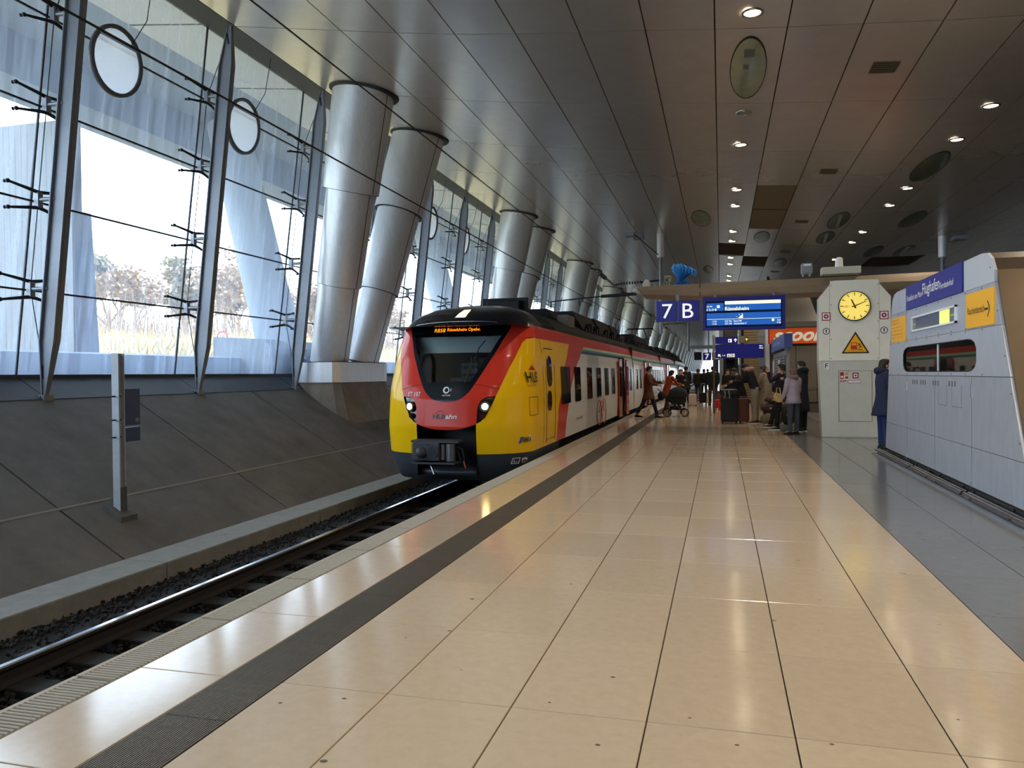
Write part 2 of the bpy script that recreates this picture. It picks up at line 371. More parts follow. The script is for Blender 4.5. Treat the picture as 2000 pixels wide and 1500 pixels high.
for x in (.56, 5.77):
    for y in (13.75, 11.1, 5.9, 3.1, -2.1, -10, -26, -42, -58):
        if x < 1 and y == 13.75: continue
        downlight(x, y, 'round downlight in the ceiling above and behind the viewer')
for y in range(62, 200, 8):
    for x in (.56, 5.77):
        if y > 64: downlight(x, y, 'far round downlight deep in the hall above the %s of the platform' % ('middle' if x < 1 else 'right side'), power=(y % 16 == 0))
# round glass covers in ceiling panels
DG = mat('green_glass_disc', (150, 158, 130), rough=.12, metal=.2, spec=.8, noise=.15, nscale=2)
DG2 = mat('green_disc_dark', (84, 94, 78), rough=.15, spec=.8)
for i, (x, y, r, lab) in enumerate(((.57, 16.6, (.36, 1.68), 'large long oval greenish glass cover in the ceiling near the top'), (5.78, 24.5, (.36, 1.7), 'green oval glass cover beside the right row of downlights'),
        (-.76, 32.7, (.38, 1.7), 'round pale glass cover left of the slatted grille'), (4.46, 32.5, (.36, 1.7), 'green oval glass cover behind the slatted grille, nearer one'), (4.46, 36.4, (.34, 1.6), 'green oval glass cover behind the slatted grille, farther one'),
        (7.1, 32.6, (.36, 1.7), 'dark green oval glass cover above the clock pillar, nearest'), (1.82, 36.6, (.34, 1.5), 'faint round cover behind the slatted grille'), (7.15, 40.7, (.34, 1.8), 'dark green oval glass cover above the clock pillar, farther'),
        (8.5, 40.7, (.34, 1.7), 'greenish oval glass cover beside the far dark grilles'), (3.16, 44.8, (.34, 1.7), 'small far oval cover above the departure board'), (-.72, 49, (.3, 1.8), 'far round white and green cover left of the lamps'))):
    t = thing('ceiling_disc', lab, 'ceiling cover', (x, y, cz(x)))
    n = 32; f = lambda rr, k, z: [(x+rr*r[0]*math.cos(2*PI*j/n), y+rr*r[1]*math.sin(2*PI*j/n), cz(x+rr*r[0]*math.cos(2*PI*j/n))+z) for j in range(n)]
    MB().loft([f(1, 0, -.002), f(.99, 0, -.014), f(.95, 0, -.014)], caps=False).build('rim', CEILD, t)
    MB().loft([f(.95, 0, -.013), f(.5, 0, -.02), f(.05, 0, -.022)], caps=True).build('glass_plate', DG if i in (0, 2, 10) else DG2, t)
    if i in (3, 4, 8, 0):
        if i: MB().prism([(x-.12, y-r[1]*.7), (x-.02, y-r[1]*.75), (x+.16, y+r[1]*.7), (x+.06, y+r[1]*.75)], 'z', cz(x)-.045, cz(x)-.03).build('fitting', mat('pale_fitting', (150, 150, 135), rough=.3), t)
        else:
            for a in ((.12, .5, .1, .25), (-.1, -.35, .1, .2), (-.1, -1.1, .2, .35)):
                MB().box(x+a[0], x+a[0]+a[2], y+a[1], y+a[1]+a[3], cz(x)-.03, cz(x)-.024).build('fitting', DG2, t)
for i, y in enumerate((16.65, 24.8, 32.75, 40.6, 48.6)):
    t = thing('air_vent', '%s dark rectangular air vent in its ceiling row right of the downlights' % pos[i], 'vent', (3.14, y, cz(3.14)))
    MB().prism([(2.9, cz(2.9)-.004), (3.38, cz(3.38)-.004), (3.38, cz(3.38)+.01), (2.9, cz(2.9)+.01)], 'y', y-.3, y+.3).build('backing', BLACK, t)
    for j in range(6):
        MB().prism([(2.9, cz(2.9)-.012), (3.38, cz(3.38)-.012), (3.38, cz(3.38)-.004), (2.9, cz(2.9)-.004)], 'y', y-.29+j*.1, y-.27+j*.1).build('slat', SL, t)
# ---------------------------------------------------------------- glazed facade
def gx(z): return -11.75+.1306*(z-1.62)         # glass plane
def mx(z): return -11.12+.119*(z-1.35)          # mullion line
ZL = [1.62, 3.09, 4.60, 6.19, 7.68, 9.2]
win = MB()
win.box(gx(1.6)-.06, gx(1.6)+.06, -70, 420, 1.55, 1.63); win.prism([(gx(9.2)-.05, 9.19), (-10.15, 9.17), (-10.15, 9.4), (gx(9.2)-.05, 9.4)], 'y', -70, 420)
win = win.build('window_1', mat('dark_frame', (72, 74, 80), rough=.6, metal=.3)); tag(win, kind='structure')
for j in range(5):
    z0, z1 = ZL[j]+.012, ZL[j+1]-.012
    p = MB().add([(gx(z0), .012, z0), (gx(z0), 3.988, z0), (gx(z1), 3.988, z1), (gx(z1), .012, z1), (gx(z0)-.012, .012, z0), (gx(z0)-.012, 3.988, z0), (gx(z1)-.012, 3.988, z1), (gx(z1)-.012, .012, z1)],
                 [(0, 1, 2, 3)]).build('glass_pane', GLASS); p.parent = win
    for i in range(-20, 40):
        if i == -20: p.location = (0, 14.6+4*i-4, 0)
        else: inst(p, win, (0, 14.6+4*i-4, 0))
far = MB()
for j in range(5): far.add([(gx(ZL[j]), 166.6, ZL[j]), (gx(ZL[j]), 420, ZL[j]), (gx(ZL[j+1]), 420, ZL[j+1]), (gx(ZL[j+1]), 166.6, ZL[j+1])], [(0, 1, 2, 3)])
tag(far.build('distant_panes', GLASS, win), kind='stuff')
for j in range(1, 5):
    z = ZL[j]; MB().prism([(gx(z)-.02, z-.014), (gx(z)+.02, z-.014), (gx(z)+.02, z+.014), (gx(z)-.02, z+.014)], 'y', -69, 419).build('horizontal_seal', SEAL, win)
vsr = MB().add([(gx(1.62)+.02, -.012, 1.62), (gx(1.62)+.02, .012, 1.62), (gx(9.2)+.02, .012, 9.2), (gx(9.2)+.02, -.012, 9.2), (gx(1.62)-.02, -.012, 1.62), (gx(1.62)-.02, .012, 1.62), (gx(9.2)-.02, .012, 9.2), (gx(9.2)-.02, -.012, 9.2)],
               [(0, 1, 2, 3), (4, 7, 6, 5), (0, 4, 5, 1), (2, 6, 7, 3), (1, 5, 6, 2), (0, 3, 7, 4)]).build('vertical_seal', SEAL, win)
vsr.location = (0, 10.6, 0)
for i in range(-20, 50):
    if i != -1: inst(vsr, win, (0, 14.6+4*i, 0))
# mullion with its brackets, prototype at y = 0
mul = thing('steel_mullion', 'x', 'mullion', (mx(1.2), 10.6, 1.2), 'inclined steel mullions of the glass wall')
m = MB(); Y0 = 10.6
prof = [(mx(1.25)-.05, 1.25), (mx(1.25)+.03, 1.25), (mx(2.2)+.17, 2.2), (mx(8.3)+.17, 8.3), (mx(9.12)+.05, 9.14), (mx(9.12)-.05, 9.14), (mx(8.3)-.15, 8.3), (mx(2.2)-.15, 2.2)]
m.prism(prof, 'y', Y0-.02, Y0+.02)
m.build('web', STEEL, mul)
fl = MB()
for sgn in (1, -1):
    e = [(mx(1.25)+sgn*.04, 1.25), (mx(2.2)+sgn*.16, 2.2), (mx(8.3)+sgn*.16, 8.3), (mx(9.12)+sgn*.05, 9.14)]
    for (xa, za), (xb, zb) in zip(e, e[1:]):
        w0 = .075 if za > 2 else .04; w1 = .075 if zb < 8.5 else .04
        fl.add([(xa, Y0-w0, za), (xa, Y0+w0, za), (xb, Y0+w1, zb), (xb, Y0-w1, zb), (xa-sgn*.02, Y0-w0, za), (xa-sgn*.02, Y0+w0, za), (xb-sgn*.02, Y0+w1, zb), (xb-sgn*.02, Y0-w1, zb)],
               [(0, 1, 2, 3), (4, 7, 6, 5), (0, 4, 5, 1), (2, 6, 7, 3), (1, 5, 6, 2), (0, 3, 7, 4)])
fl.build('flange', STEEL, mul)
MB().box(mx(1.2)-.07, mx(1.2)+.09, Y0-.1, Y0+.1, 1.02, 1.28).cyl((mx(1.3)-.02, Y0-.12, 1.25), (mx(1.3)-.02, Y0+.12, 1.25), .03).build('foot_plate', STEEL, mul)
for j in range(1, 5):
    z = ZL[j]; xa, xb = mx(z)-.1, gx(z); xc = xb+.16
    b = MB().cyl((xa, Y0, z), (xc, Y0, z), .038, n=10).box(xc-.045, xc+.045, Y0-.05, Y0+.05, z-.13, z+.13).build('bracket', mat('bracket_grey', (140, 146, 154), rough=.4, metal=.6), mul)
    for sy in (-1, 1):
        for sz in (-1, 1):
            MB().tube([(xc, Y0, z+sz*.13), (xc-.01, Y0+sy*.16, z+sz*.155), (xb+.09, Y0+sy*.52, z+sz*.215)], [.036, .031, .022], n=6).ell((xb+.09, Y0+sy*.52, z+sz*.215), (.037, .037, .037), 8, 6).ell((xb+.02, Y0+sy*.52, z+sz*.215), (.02, .03, .03), 8, 6).cyl((xb+.09, Y0+sy*.52, z+sz*.215), (xb+.01, Y0+sy*.52, z+sz*.215), .018, n=6).build('spider_arm', DKST, b)
MB().tube([(mx(9.0)-.04, Y0, 8.9), (gx(7.68)+.16, Y0, 7.68), (gx(6.19)+.16, Y0, 6.19), (gx(4.6)+.16, Y0, 4.6), (gx(3.09)+.16, Y0, 3.09), (mx(1.6)-.07, Y0, 1.75)], .009, n=5).cyl((mx(1.6)-.07, Y0, 1.55), (mx(1.6)-.07, Y0, 1.78), .035, n=8).cyl((mx(9)-.02, Y0, 8.75), (mx(9)-.05, Y0, 8.98), .03, n=8).build('tie_rod', DKST, mul)
names = {0: 'inclined steel mullion with glass brackets, leftmost one', 1: 'inclined steel mullion with glass brackets, second from the left', 2: 'inclined steel mullion just left of the nearest silver columns'}
mul['label'] = names[0]
for i in range(1, 46):
    c = copy_tree(mul) if i < 22 else copy_tree(mul, skip=('bracket', 'tie_rod', 'foot_plate'))
    c.location.y = 10.6+4*i
    near = (i-2)//4+1
    c['label'] = names.get(i, ('%s inclined steel mullion of the glass wall, counted from the left' % pos[i] if i < 11 else 'far inclined steel mullion of the glass wall above the train roof'))
# glass discs hung on the facade
RIM = mat('disc_rim', (116, 120, 128), rough=.4, metal=.5); DW = glassmat('disc_white', (1, 1, 1, 1), 1, .92, (238, 242, 250), streak=False)
def ringdisc(y, label):
    z = 7.42; x = gx(z)+.22
    t = thing('round_panel', label, 'panel', (x, y, z), 'round white discs with dark rims on the glass wall')
    n = 36; th = -.13; fx = lambda r, k, o: (x+o+r*math.sin(2*PI*k/n)*.13, y+r*math.cos(2*PI*k/n), z+r*math.sin(2*PI*k/n))
    MB().loft([[fx(r, k, o) for k in range(n)] for r, o in ((.63, -.03), (.63, .04), (.56, .04), (.56, -.03), (.63, -.03))], caps=False).build('rim', RIM, t)
    MB().loft([[fx(r, k, 0) for k in range(n)] for r in (.56, .01)], caps=True).build('disc', DW, t)
    MB().prism([(y-.5, z+.38), (y+.5, z+.38), (y+.5, z+.33), (y-.5, z+.33)], 'x', x+.05, x+.12).build('top_bar', RIM, t)
    MB().tube([(x+.08, y+.3, z+.42), (x+.3, y+.45, z+.9), (x+.5, y+.4, z+1.7)], .009, n=5).build('cable', BLACK, t)
    return t
rl = ['nearest round white disc with a dark rim on the glass wall', 'second round white disc on the glass wall, left of the silver columns']
k = 0
for i in range(0, 26):
    if i % 4 == 2: continue
    ringdisc(11.95+3.93*i if i < 2 else 12.0+4*i, rl[i] if i < 2 else ('%s round disc on the glass wall counted from the left' % pos[i-(i+1)//4] if i < 9 else 'tiny far round disc on the glass wall above the train'))
# ---------------------------------------------------------------- silver V columns
def leg(t, p0, p1, segs, label=None):
    p0 = Vector(p0); p1 = Vector(p1); d = (p1-p0)
    for (a, b, ra, rb) in segs:
        A = p0+d*a; B = p0+d*b; m = MB(); m.cyl(A, B, ra, rb, n=40)
        m.v  # shell
        # hollow-looking lower lip
        m.cyl(B, B+(A-B).normalized()*.02, rb+.006, n=40); q = m.build('leg_segment', ALU, t); e_ = (A-B).normalized()
        if b < 1: MB().cyl(B-e_*.012, B-e_*.001, rb-.004, n=40).build('lip_shade_ring', ALUD, q)  # dark ring paints the shade under the lip of the wider segment
        side = Vector((1, -.25, 0)).normalized(); side = (side-d.normalized()*side.dot(d.normalized())).normalized()
        s = MB(); w = d.normalized().cross(side)*.013
        s.add([A+side*(ra+.002)-w, A+side*(ra+.002)+w, B+side*(rb+.002)+w, B+side*(rb+.002)-w], [(0, 1, 2, 3)]).build('seam', ALUD, q)
col = thing('v_column', 'nearest silver metal clad V shaped column pair in front of the glass wall', 'column', (-10.6, 20.5, 1.4), 'silver V shaped column pairs along the track')
leg(col, (-8.96, 18.55, 9.1), (-10.72, 19.75, 1.95), ((0, .36, .80, .75), (.36, .70, .655, .61), (.70, 1, .555, .53)))
leg(col, (-8.96, 22.4, 9.1), (-10.5, 21.25, 1.95), ((0, .36, .80, .75), (.36, .70, .655, .61), (.70, 1, .555, .53)))
bp = [(-9.92, 19.3), (-9.98, 19.0), (-10.15, 18.85), (-10.5, 18.8), (-10.9, 18.85), (-11.35, 19.1), (-11.45, 20.5), (-11.35, 21.9), (-10.9, 22.15), (-10.5, 22.2), (-10.15, 22.15), (-9.98, 22.0), (-9.92, 21.7)]
MB().prism(bp, 'z', 1.38, 1.93).build('base_cladding', ALU, col)
MB().prism([(a*.985-.16, 20.5+(b-20.5)*.95) for a, b in bp], 'z', 1.93, 1.95).build('base_plate', ALUD, col)
f = MB(); n = len(bp)
top = [(-10.7+(a+10.7)*.97, 20.5+(b-20.5)*.97, 1.38) for a, b in bp]; bot = [(-10.7+(a+10.7)*1.55, 20.5+(b-20.5)*1.12, .1) for a, b in bp]
mid = [(-10.7+(a+10.7)*1.2, 20.5+(b-20.5)*1.04, .85) for a, b in bp]
f.loft([top, mid, bot], smooth=False); f.build('concrete_foot', mat('foot_concrete', (128, 118, 104), rough=.85, noise=.2, nscale=3, bump=.3, bscale=30), col)
for (cx, cy) in ((-8.96, 18.55), (-8.96, 22.4)):
    zz = cz(cx); ring = lambda r, z: [(cx+r*math.cos(2*PI*k/40), cy+r*math.sin(2*PI*k/40), z+(cz(cx+r*math.cos(2*PI*k/40))-zz)) for k in range(40)]
    MB().loft([ring(.87, zz-.05), ring(.9, zz-.02), ring(.9, zz+.01)], caps=True).build('ceiling_collar', ALUD, col)
for i in range(1, 25):
    c = copy_tree(col); c.location.y = 20.5+16*i
    c['label'] = 'tiny far silver column pair at the end of the row behind the train' if i > 10 else '%s silver metal clad V shaped column pair behind the train' % (['', 'second', 'third', 'fourth', 'fifth', 'sixth', 'seventh', 'eighth', 'ninth', 'tenth', 'eleventh'][i])
# ---------------------------------------------------------------- outside
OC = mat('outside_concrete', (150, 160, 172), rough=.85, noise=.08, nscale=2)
sof = MB().prism([(-10.87, 9.27), (-12.8, 9.5), (-12.8, 9.7), (-10.87, 9.5)], 'y', -70, 419).build('outside_soffit', mat('soffit_white', (196, 200, 208), rough=.6)); tag(sof, 'pale panelled canopy soffit outside the glass wall', 'soffit')
for i in range(-3, 30): MB().prism([(-10.9, 9.265), (-12.8, 9.485), (-12.8, 9.5), (-10.9, 9.28)], 'y', 14.58+4*i, 14.62+4*i).build('joint', ALUD, sof)
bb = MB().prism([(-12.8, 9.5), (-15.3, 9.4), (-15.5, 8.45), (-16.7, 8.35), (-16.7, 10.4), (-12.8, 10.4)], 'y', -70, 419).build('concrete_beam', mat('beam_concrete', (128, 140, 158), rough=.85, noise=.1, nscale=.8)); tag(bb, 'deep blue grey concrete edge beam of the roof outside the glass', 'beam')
pier = thing('concrete_pier', 'board marked concrete pier outside at the left edge', 'pier', (-16.4, 15.6, 0))
MB().prism([(-18.0, 15.45), (-15.3, 15.45), (-15.3, 15.75), (-18.0, 15.75)], 'z', 0, 7.9).build('upper_pier', mat('pier_concrete', (132, 136, 140), rough=.9, noise=.12, nscale=2, stretch=(8, 8, .3)), pier)
MB().add([(-18.0, 15.47, 0), (-15.2, 15.47, 0), (-15.2, 16.25, 0), (-18, 16.25, 0), (-18, 15.47, 5.7), (-15.31, 15.47, 5.7), (-15.31, 16.05, 5.7), (-18, 16.05, 5.7)], [(0, 1, 5, 4), (1, 2, 6, 5), (2, 3, 7, 6), (3, 0, 4, 7), (4, 5, 6, 7)]).build('lower_pier', mat('pier_shaded_side', (120, 134, 158), rough=.9, noise=.1, nscale=2), pier)  # same concrete, darker and bluer: shade of the side face painted in
for i in range(14):
    x = -17.95+i*.19; MB().box(x, x+.183, 15.43, 15.452, 0, 7.9).build('board_mark', mat('pier_concrete'), pier)
stt = thing('outside_strut', 'pale grey leaning concrete strut outside left of the nearest silver columns', 'strut', (-12.7, 20.4, 1.6), 'leaning concrete struts outside the glass')
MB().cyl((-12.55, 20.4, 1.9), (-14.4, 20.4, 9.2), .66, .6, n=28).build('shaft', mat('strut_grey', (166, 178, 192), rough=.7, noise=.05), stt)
MB().prism([(-13.9, 1.2), (-12.0, 1.2), (-12.0, 2.35), (-12.3, 2.6), (-13.9, 2.7)], 'y', 18.9, 21.6).build('plinth', OC, stt)
for i in range(1, 9):
    c = copy_tree(stt); c.location.y += 16*i; c['label'] = '%s leaning concrete strut outside the glass, counted from the left' % pos[i]
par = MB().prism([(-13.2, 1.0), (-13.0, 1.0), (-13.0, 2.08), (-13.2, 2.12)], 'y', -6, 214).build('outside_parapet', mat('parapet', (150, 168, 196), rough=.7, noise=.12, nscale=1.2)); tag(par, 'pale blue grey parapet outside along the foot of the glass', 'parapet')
lg = MB().box(-13.0, -11.83, -14, 214, .9, 1.5).build('outside_ledge', mat('ledge', (110, 118, 130), rough=.8)); tag(lg, 'narrow concrete ledge just outside the glass wall', 'ledge')
GRS = mat('dry_grass', (166, 148, 104), rough=1, noise=.3, nscale=1.3)
gv = []; NX, NY = 26, 90; rr = random.Random(5)
gm = MB()
for j in range(NY+1):
    for i in range(NX+1):
        x = -13.3-(i/NX)**1.3*110; y = -6+j*2.9
        z = 1.2 if x > -16 else (1.2+min(1.0, (-16-x)/14)*2.8+.25*math.sin(x*.5+y*.21)*min(1, (-16-x)/8)+rr.uniform(-.1, .1)*min(1, (-16-x)/8))
        gv.append((x, y, z))
gm.add(gv, [(j*(NX+1)+i, j*(NX+1)+i+1, (j+1)*(NX+1)+i+1, (j+1)*(NX+1)+i) for j in range(NY) for i in range(NX)], smooth=True)
gr = gm.build('ground_outside', GRS); tag(gr, kind='structure')
tf = MB()
for i in range(9000):
    x = -19-rr.random()**1.3*26; y = rr.uniform(12, 95); h = rr.uniform(.25, .75); z = 1.25+min(1.0, (-16-x)/14)*2.8+.25*math.sin(x*.5+y*.21)*min(1, (-16-x)/8)-.1
    a = rr.uniform(0, PI); dx, dy = math.cos(a)*.05, math.sin(a)*.05; lx, ly = rr.uniform(-.3, .3), rr.uniform(-.3, .3)
    tf.add([(x-dx, y-dy, z), (x+dx, y+dy, z), (x+lx, y+ly, z+h)], [(0, 1, 2)])
tag(tf.build('dry_grass', mat('grass_blade', (206, 188, 140), rough=1, rand=.1)), 'tall dry yellow grass on the bank outside', 'grass', kind='stuff')
# bare trees
def tree(seed, h, pine):
    r = random.Random(seed); tr = MB(); lv = MB()
    def br(p, d, L, rad, dep):
        q = p+d*L; tr.tube([p, p+(d*L*.5)+Vector((r.uniform(-.04, .04), r.uniform(-.04, .04), 0))*L, q], [rad, rad*.85, rad*.65], n=5 if dep > 2 else 3)
        if dep == 0:
            if True:
                for k in range(14 if pine else 4):
                    c = q+Vector((r.uniform(-1, 1), r.uniform(-1, 1), r.uniform(-.4, .5)))*.75; a = Vector((r.uniform(-1, 1), r.uniform(-1, 1), r.uniform(-.6, .6))).normalized()*.22; b = a.orthogonal().normalized()*.13
                    lv.add([c-a, c+b, c+a, c-b], [(0, 1, 2, 3)])
            return
        for k in range(3 if dep > 1 else 4):
            a = Vector((r.uniform(-1, 1), r.uniform(-1, 1), r.uniform(-.1, .9))).normalized(); nd = (d*.9+a*.85).normalized()
            br(p+d*L*r.uniform(.55, 1), nd, L*r.uniform(.55, .8), rad*.62, dep-1)
    br(Vector((0, 0, -.4)), Vector((r.uniform(-.05, .05), r.uniform(-.05, .05), 1)).normalized(), h*.36, .13 if not pine else .15, 5)
    return tr, lv
BARK = mat('pale_bark', (160, 140, 118), rough=1); LEAF = mat('pine_needles', (160, 148, 118), rough=1, rand=.1); TW = mat('tan_twig', (172, 146, 118), rough=1)
protos = []
for s, h, pine in ((11, 8.5, True), (12, 8, False), (13, 9, True), (14, 7, False), (15, 8.5, False)):
    a, b = tree(s, h, pine); t = thing('tree', 'x', 'tree', (0, 0, 0), 'trees beyond the grass bank')
    t['pine'] = pine; a.build('trunk', BARK if pine else TW, t)
    b.build('crown', LEAF if pine else TW, t)
    protos.append(t)
spots = [(-40, 37, 0), (-46, 50, 2), (-41, 47, 1), (-38, 42, 3), (-44, 56, 0), (-47, 62, 4), (-40, 57, 3), (-42, 66, 1), (-38, 33, 1), (-50, 44, 2), (-36, 52, 4), (-44, 74, 2), (-38, 66, 3), (-47, 84, 0), (-38, 80, 4), (-42, 95, 2), (-36, 110, 0), (-44, 130, 1), (-36, 145, 2), (-40, 90, 1), (-37, 100, 3), (-34, 60, 1), (-35, 72, 4), (-33, 125, 3), (-52, 54, 1), (-53, 68, 3), (-51, 38, 4), (-33, 46, 3)]
used = set(); lbl = {True: 'dense crowned pine', False: 'bare brown tree'}
for i, (x, y, k) in enumerate(spots):
    if k in used: t = copy_tree(protos[k])
    else: t = protos[k]; used.add(k)
    t.location = (x, y, 3.8); t.rotation_euler.z = i*1.3; sc = .86+.1*math.sin(i*2.1); t.scale = (sc, sc, sc*(1 if x > -45 else 1.15))
    if 'pine' in t: pine = t['pine']; del t['pine']
    t['label'] = '%s outside, %s from the left in the tree line seen through the glass' % ('pine' if k in (0, 2) else 'bare tree', ['first', 'second', 'third', 'fourth', 'fifth', 'sixth', 'seventh', 'eighth', 'ninth', 'tenth', 'eleventh', 'twelfth', 'thirteenth', 'fourteenth', 'fifteenth', 'sixteenth', 'seventeenth', 'eighteenth', 'nineteenth', 'twentieth', 'twenty-first', 'twenty-second', 'twenty-third', 'twenty-fourth', 'twenty-fifth', 'twenty-sixth', 'twenty-seventh', 'last'][sorted(range(len(spots)), key=lambda q: -(-spots[q][0]/spots[q][1])).index(i)])
us = MB()
for i in range(4200):
    x = rr.uniform(-52, -33); y = rr.uniform(25, 150); a = rr.uniform(0, 6); h = rr.uniform(1.5, 3.6)
    us.tube([(x, y, 3.5), (x+math.cos(a)*.4, y+math.sin(a)*.4, 3.5+h)], [.04, .018], n=3)
tag(us.build('undergrowth', TW), 'tangle of bare brown shrubs at the foot of the trees outside', 'shrubs', kind='stuff')
sg = thing('speed_sign', 'small round red rimmed sign outside behind the second mullion', 'sign', (-20, 27.8, 1.6))
MB().cyl((-20, 27.83, 1.4), (-20, 27.83, 3.4), .03).build('post', STEEL, sg)
sgm = MB().disc((-20, 27.8, 3.2), .27, mi=0).disc((-20, 27.795, 3.2), .2, mi=1); text_into(sgm, '10', fr((-20, 27.785, 3.11), (1, 0, 0)), height=.18, mi=2, align='c')
sgm.build('face', [mat('sign_red', (200, 50, 40)), WHITE, BLACK], sg)
fb = thing('far_building', 'white building with a yellow panel at the far left edge outside', 'building', (-30, 25, 1))
MB().box(-36, -28.5, 24, 27, 1, 12).build('wall', WHITE, fb); MB().box(-30.5, -28.4, 23.9, 24, 5.2, 6.4).build('yellow_panel', mat('yellow_panel', (240, 200, 30), rough=.5), fb)
for i in range(3): MB().box(-30.2, -28.9, 23.93, 24.01, 7.2+i*1.1, 7.8+i*1.1).build('window', mat('far_window', (120, 130, 140), rough=.2), fb)
# ---------------------------------------------------------------- the train
ZK = [(-.42, 13.62, 1.30, .9), (-.3, 13.48, 1.37, 1.0), (-.1, 13.37, 1.42, 1.05), (.1, 13.32, 1.44, 1.05), (.6, 13.28, 1.46, 1.05), (1.1, 13.34, 1.46, 1.05), (1.35, 13.42, 1.455, 1.0), (1.9, 13.68, 1.43, .95), (2.46, 14.0, 1.33, .8), (2.6, 14.12, 1.27, .8), (2.75, 14.33, 1.14, .8), (2.88, 14.65, .93, .8), (2.96, 15.1, .68, .7), (3.01, 15.6, .38, .4), (3.02, 16.0, .02, .03)]
XC = -4.88; NE = 2.4
def tprof(z):
    z = max(ZK[0][0], min(ZK[-1][0], z))
    for a, b in zip(ZK, ZK[1:]):
        if z <= b[0]:
            k = (z-a[0])/(b[0]-a[0]); return [a[i]+(b[i]-a[i])*k for i in (1, 2, 3)]
def P(u, z, e=0.0):
    f, W, L = tprof(z); s = 1 if u >= 0 else -1; u = abs(u); W += e; f -= e; L += e
    if u <= 1:
        t = u*PI/2; return Vector((XC+s*W*math.sin(t)**(2/NE), f+L*(1-max(0, math.cos(t))**(2/NE)), z))
    return Vector((XC+s*W, f+L+(u-1), z))
def u_of_x(x, z):
    f, W, L = tprof(z); r = min(1, abs(x)/W); return math.copysign(math.asin(r**(NE/2))/(PI/2), x)
def u_of_Y(Y, z): f, W, L = tprof(z); return 1+Y-(f+L)
def u_any(Y, z):
    f, W, L = tprof(z)
    if Y >= f+L: return 1+Y-(f+L)
    c = 1-(Y-f)/L; return math.acos(max(0, min(1, c))**(NE/2))/(PI/2)
def cv(tab):
    def g(z):
        if z <= tab[0][0]: return tab[0][1]
        for a, b in zip(tab, tab[1:]):
            if z <= b[0]: return a[1]+(b[1]-a[1])*(z-a[0])/(b[0]-a[0])
        return tab[-1][1]
    return g
ws = cv([(1.062, 0), (1.066, .025), (1.076, .05), (1.10, .077), (1.133, .10), (1.232, .146), (1.37, .184), (1.82, .30), (2.18, .41), (2.49, .53)])
ro = cv([(.546, 0), (.555, .06), (.583, .124), (.62, .175), (.659, .218), (.70, .253), (.824, .305), (1.045, .358), (1.2, .393), (1.44, .448), (1.69, .506), (1.97, .595), (2.15, .67), (2.2, .71), (2.24, .77), (2.262, .86), (2.275, 1.0)])
li = cv([(.655, .216), (.825, .219), (.96, .222), (1.06, .242), (1.12, .272), (1.144, .30), (1.156, .378)])
yr = cv([(.1, 16.31), (.785, 16.45), (1.11, 16.77), (1.77, 17.34), (2.275, 18.22)])
rw = cv([(.1, 17.26), (.48, 17.37), (1.08, 17.78), (1.44, 18.27), (1.79, 18.88), (2.26, 20.19)])
yru = lambda z: u_of_Y(yr(z), z); rwu = lambda z: u_of_Y(rw(z), z)
PY = mat('train_yellow', (246, 192, 16), rough=.16, spec=.22)
PR = mat('train_red', (208, 56, 40), rough=.16, spec=.22)
PWt = mat('train_white', (222, 220, 214), rough=.2, spec=.25)
PK = mat('train_black', (14, 17, 25), rough=.2, spec=.25)
PG = mat('train_grey', (58, 64, 70), rough=.4)
RF = mat('roof_black', (24, 24, 26), rough=.6, spec=.25)
WG = mat('train_window', (24, 22, 22), rough=.04, spec=.4)
def patch(mb, u0, u1, z0, z1, nu=14, nz=14, e=0.0, mi=0, side=1, zs=None):
    zs = zs or [z0+(z1-z0)*i/nz for i in range(nz+1)]; rows = []
    for z in zs:
        a, b = (u0(z) if callable(u0) else u0), (u1(z) if callable(u1) else u1)
        rows.append([P(side*(a+(b-a)*k/nu), z, e) for k in range(nu+1)])
    vs = [p for r in rows for p in r]; n = nu+1
    fs = []
    for i in range(len(rows)-1):
        for k in range(nu):
            q = (i*n+k, i*n+k+1, (i+1)*n+k+1, (i+1)*n+k); fs.append(q if side > 0 else q[::-1])
    return mb.add(vs, fs, mi, True)
def two(mb, *a, **k): patch(mb, *a, **k); k['side'] = -1; return patch(mb, *a, **k)
train = thing('regional_train', 'yellow, red and white regional train standing at the platform with lit headlights', 'train', (-4.88, 13.3, -.76))
# nose shell
front = MB()
zf = [2.49-(2.49-1.062)*(i/26) for i in range(27)][::-1]
two(front, 0, ws, 0, 0, nu=12, zs=[1.062, 1.066, 1.07, 1.076, 1.085, 1.1, 1.115, 1.133, 1.18, 1.232, 1.30, 1.37, 1.42])
bs = lambda z: max(0.0, ws(z)-.055)
for s in (1, -1): patch(front, lambda z: ws(z)-(.05 if z < 2.3 else .05), ws, 1.42, 2.49, nu=3, nz=20, side=s)
two(front, 0, lambda z: ws(z)-.05, 2.34, 2.49, nu=10, nz=4)
front.build('windscreen_surround', PK, train)
gl = MB(); two(gl, 0, lambda z: ws(z)-.045, 1.40, 2.345, nu=10, nz=16, e=-.012)
gl.build('windscreen', glassmat('windscreen_glass', (.72, .78, .80, 1), 1, .03, (120, 130, 130), streak=False), train)
red = MB()
two(red, ws, li, .665, 1.156, nu=12, nz=40)
two(red, 0, ro, .546, .665, nu=12, zs=[.546, .549, .552, .556, .565, .575, .59, .61, .63, .65, .665])
two(red, ws, ro, 1.156, 2.275, nu=12, nz=44)
two(red, ws, 1.0, 2.275, 2.49, nu=12, nz=6)
red.build('front_mask', PR, train)
tr_ = MB()
for s in (1, -1):
    tr_.tube([P(s*(ws(1.37)+(ro(1.3)-ws(1.37)-.0)*k/8), 1.385-.10*k/8, .001) for k in range(9)], .004, n=5)
tr_.build('panel_gap', BLACK, train)
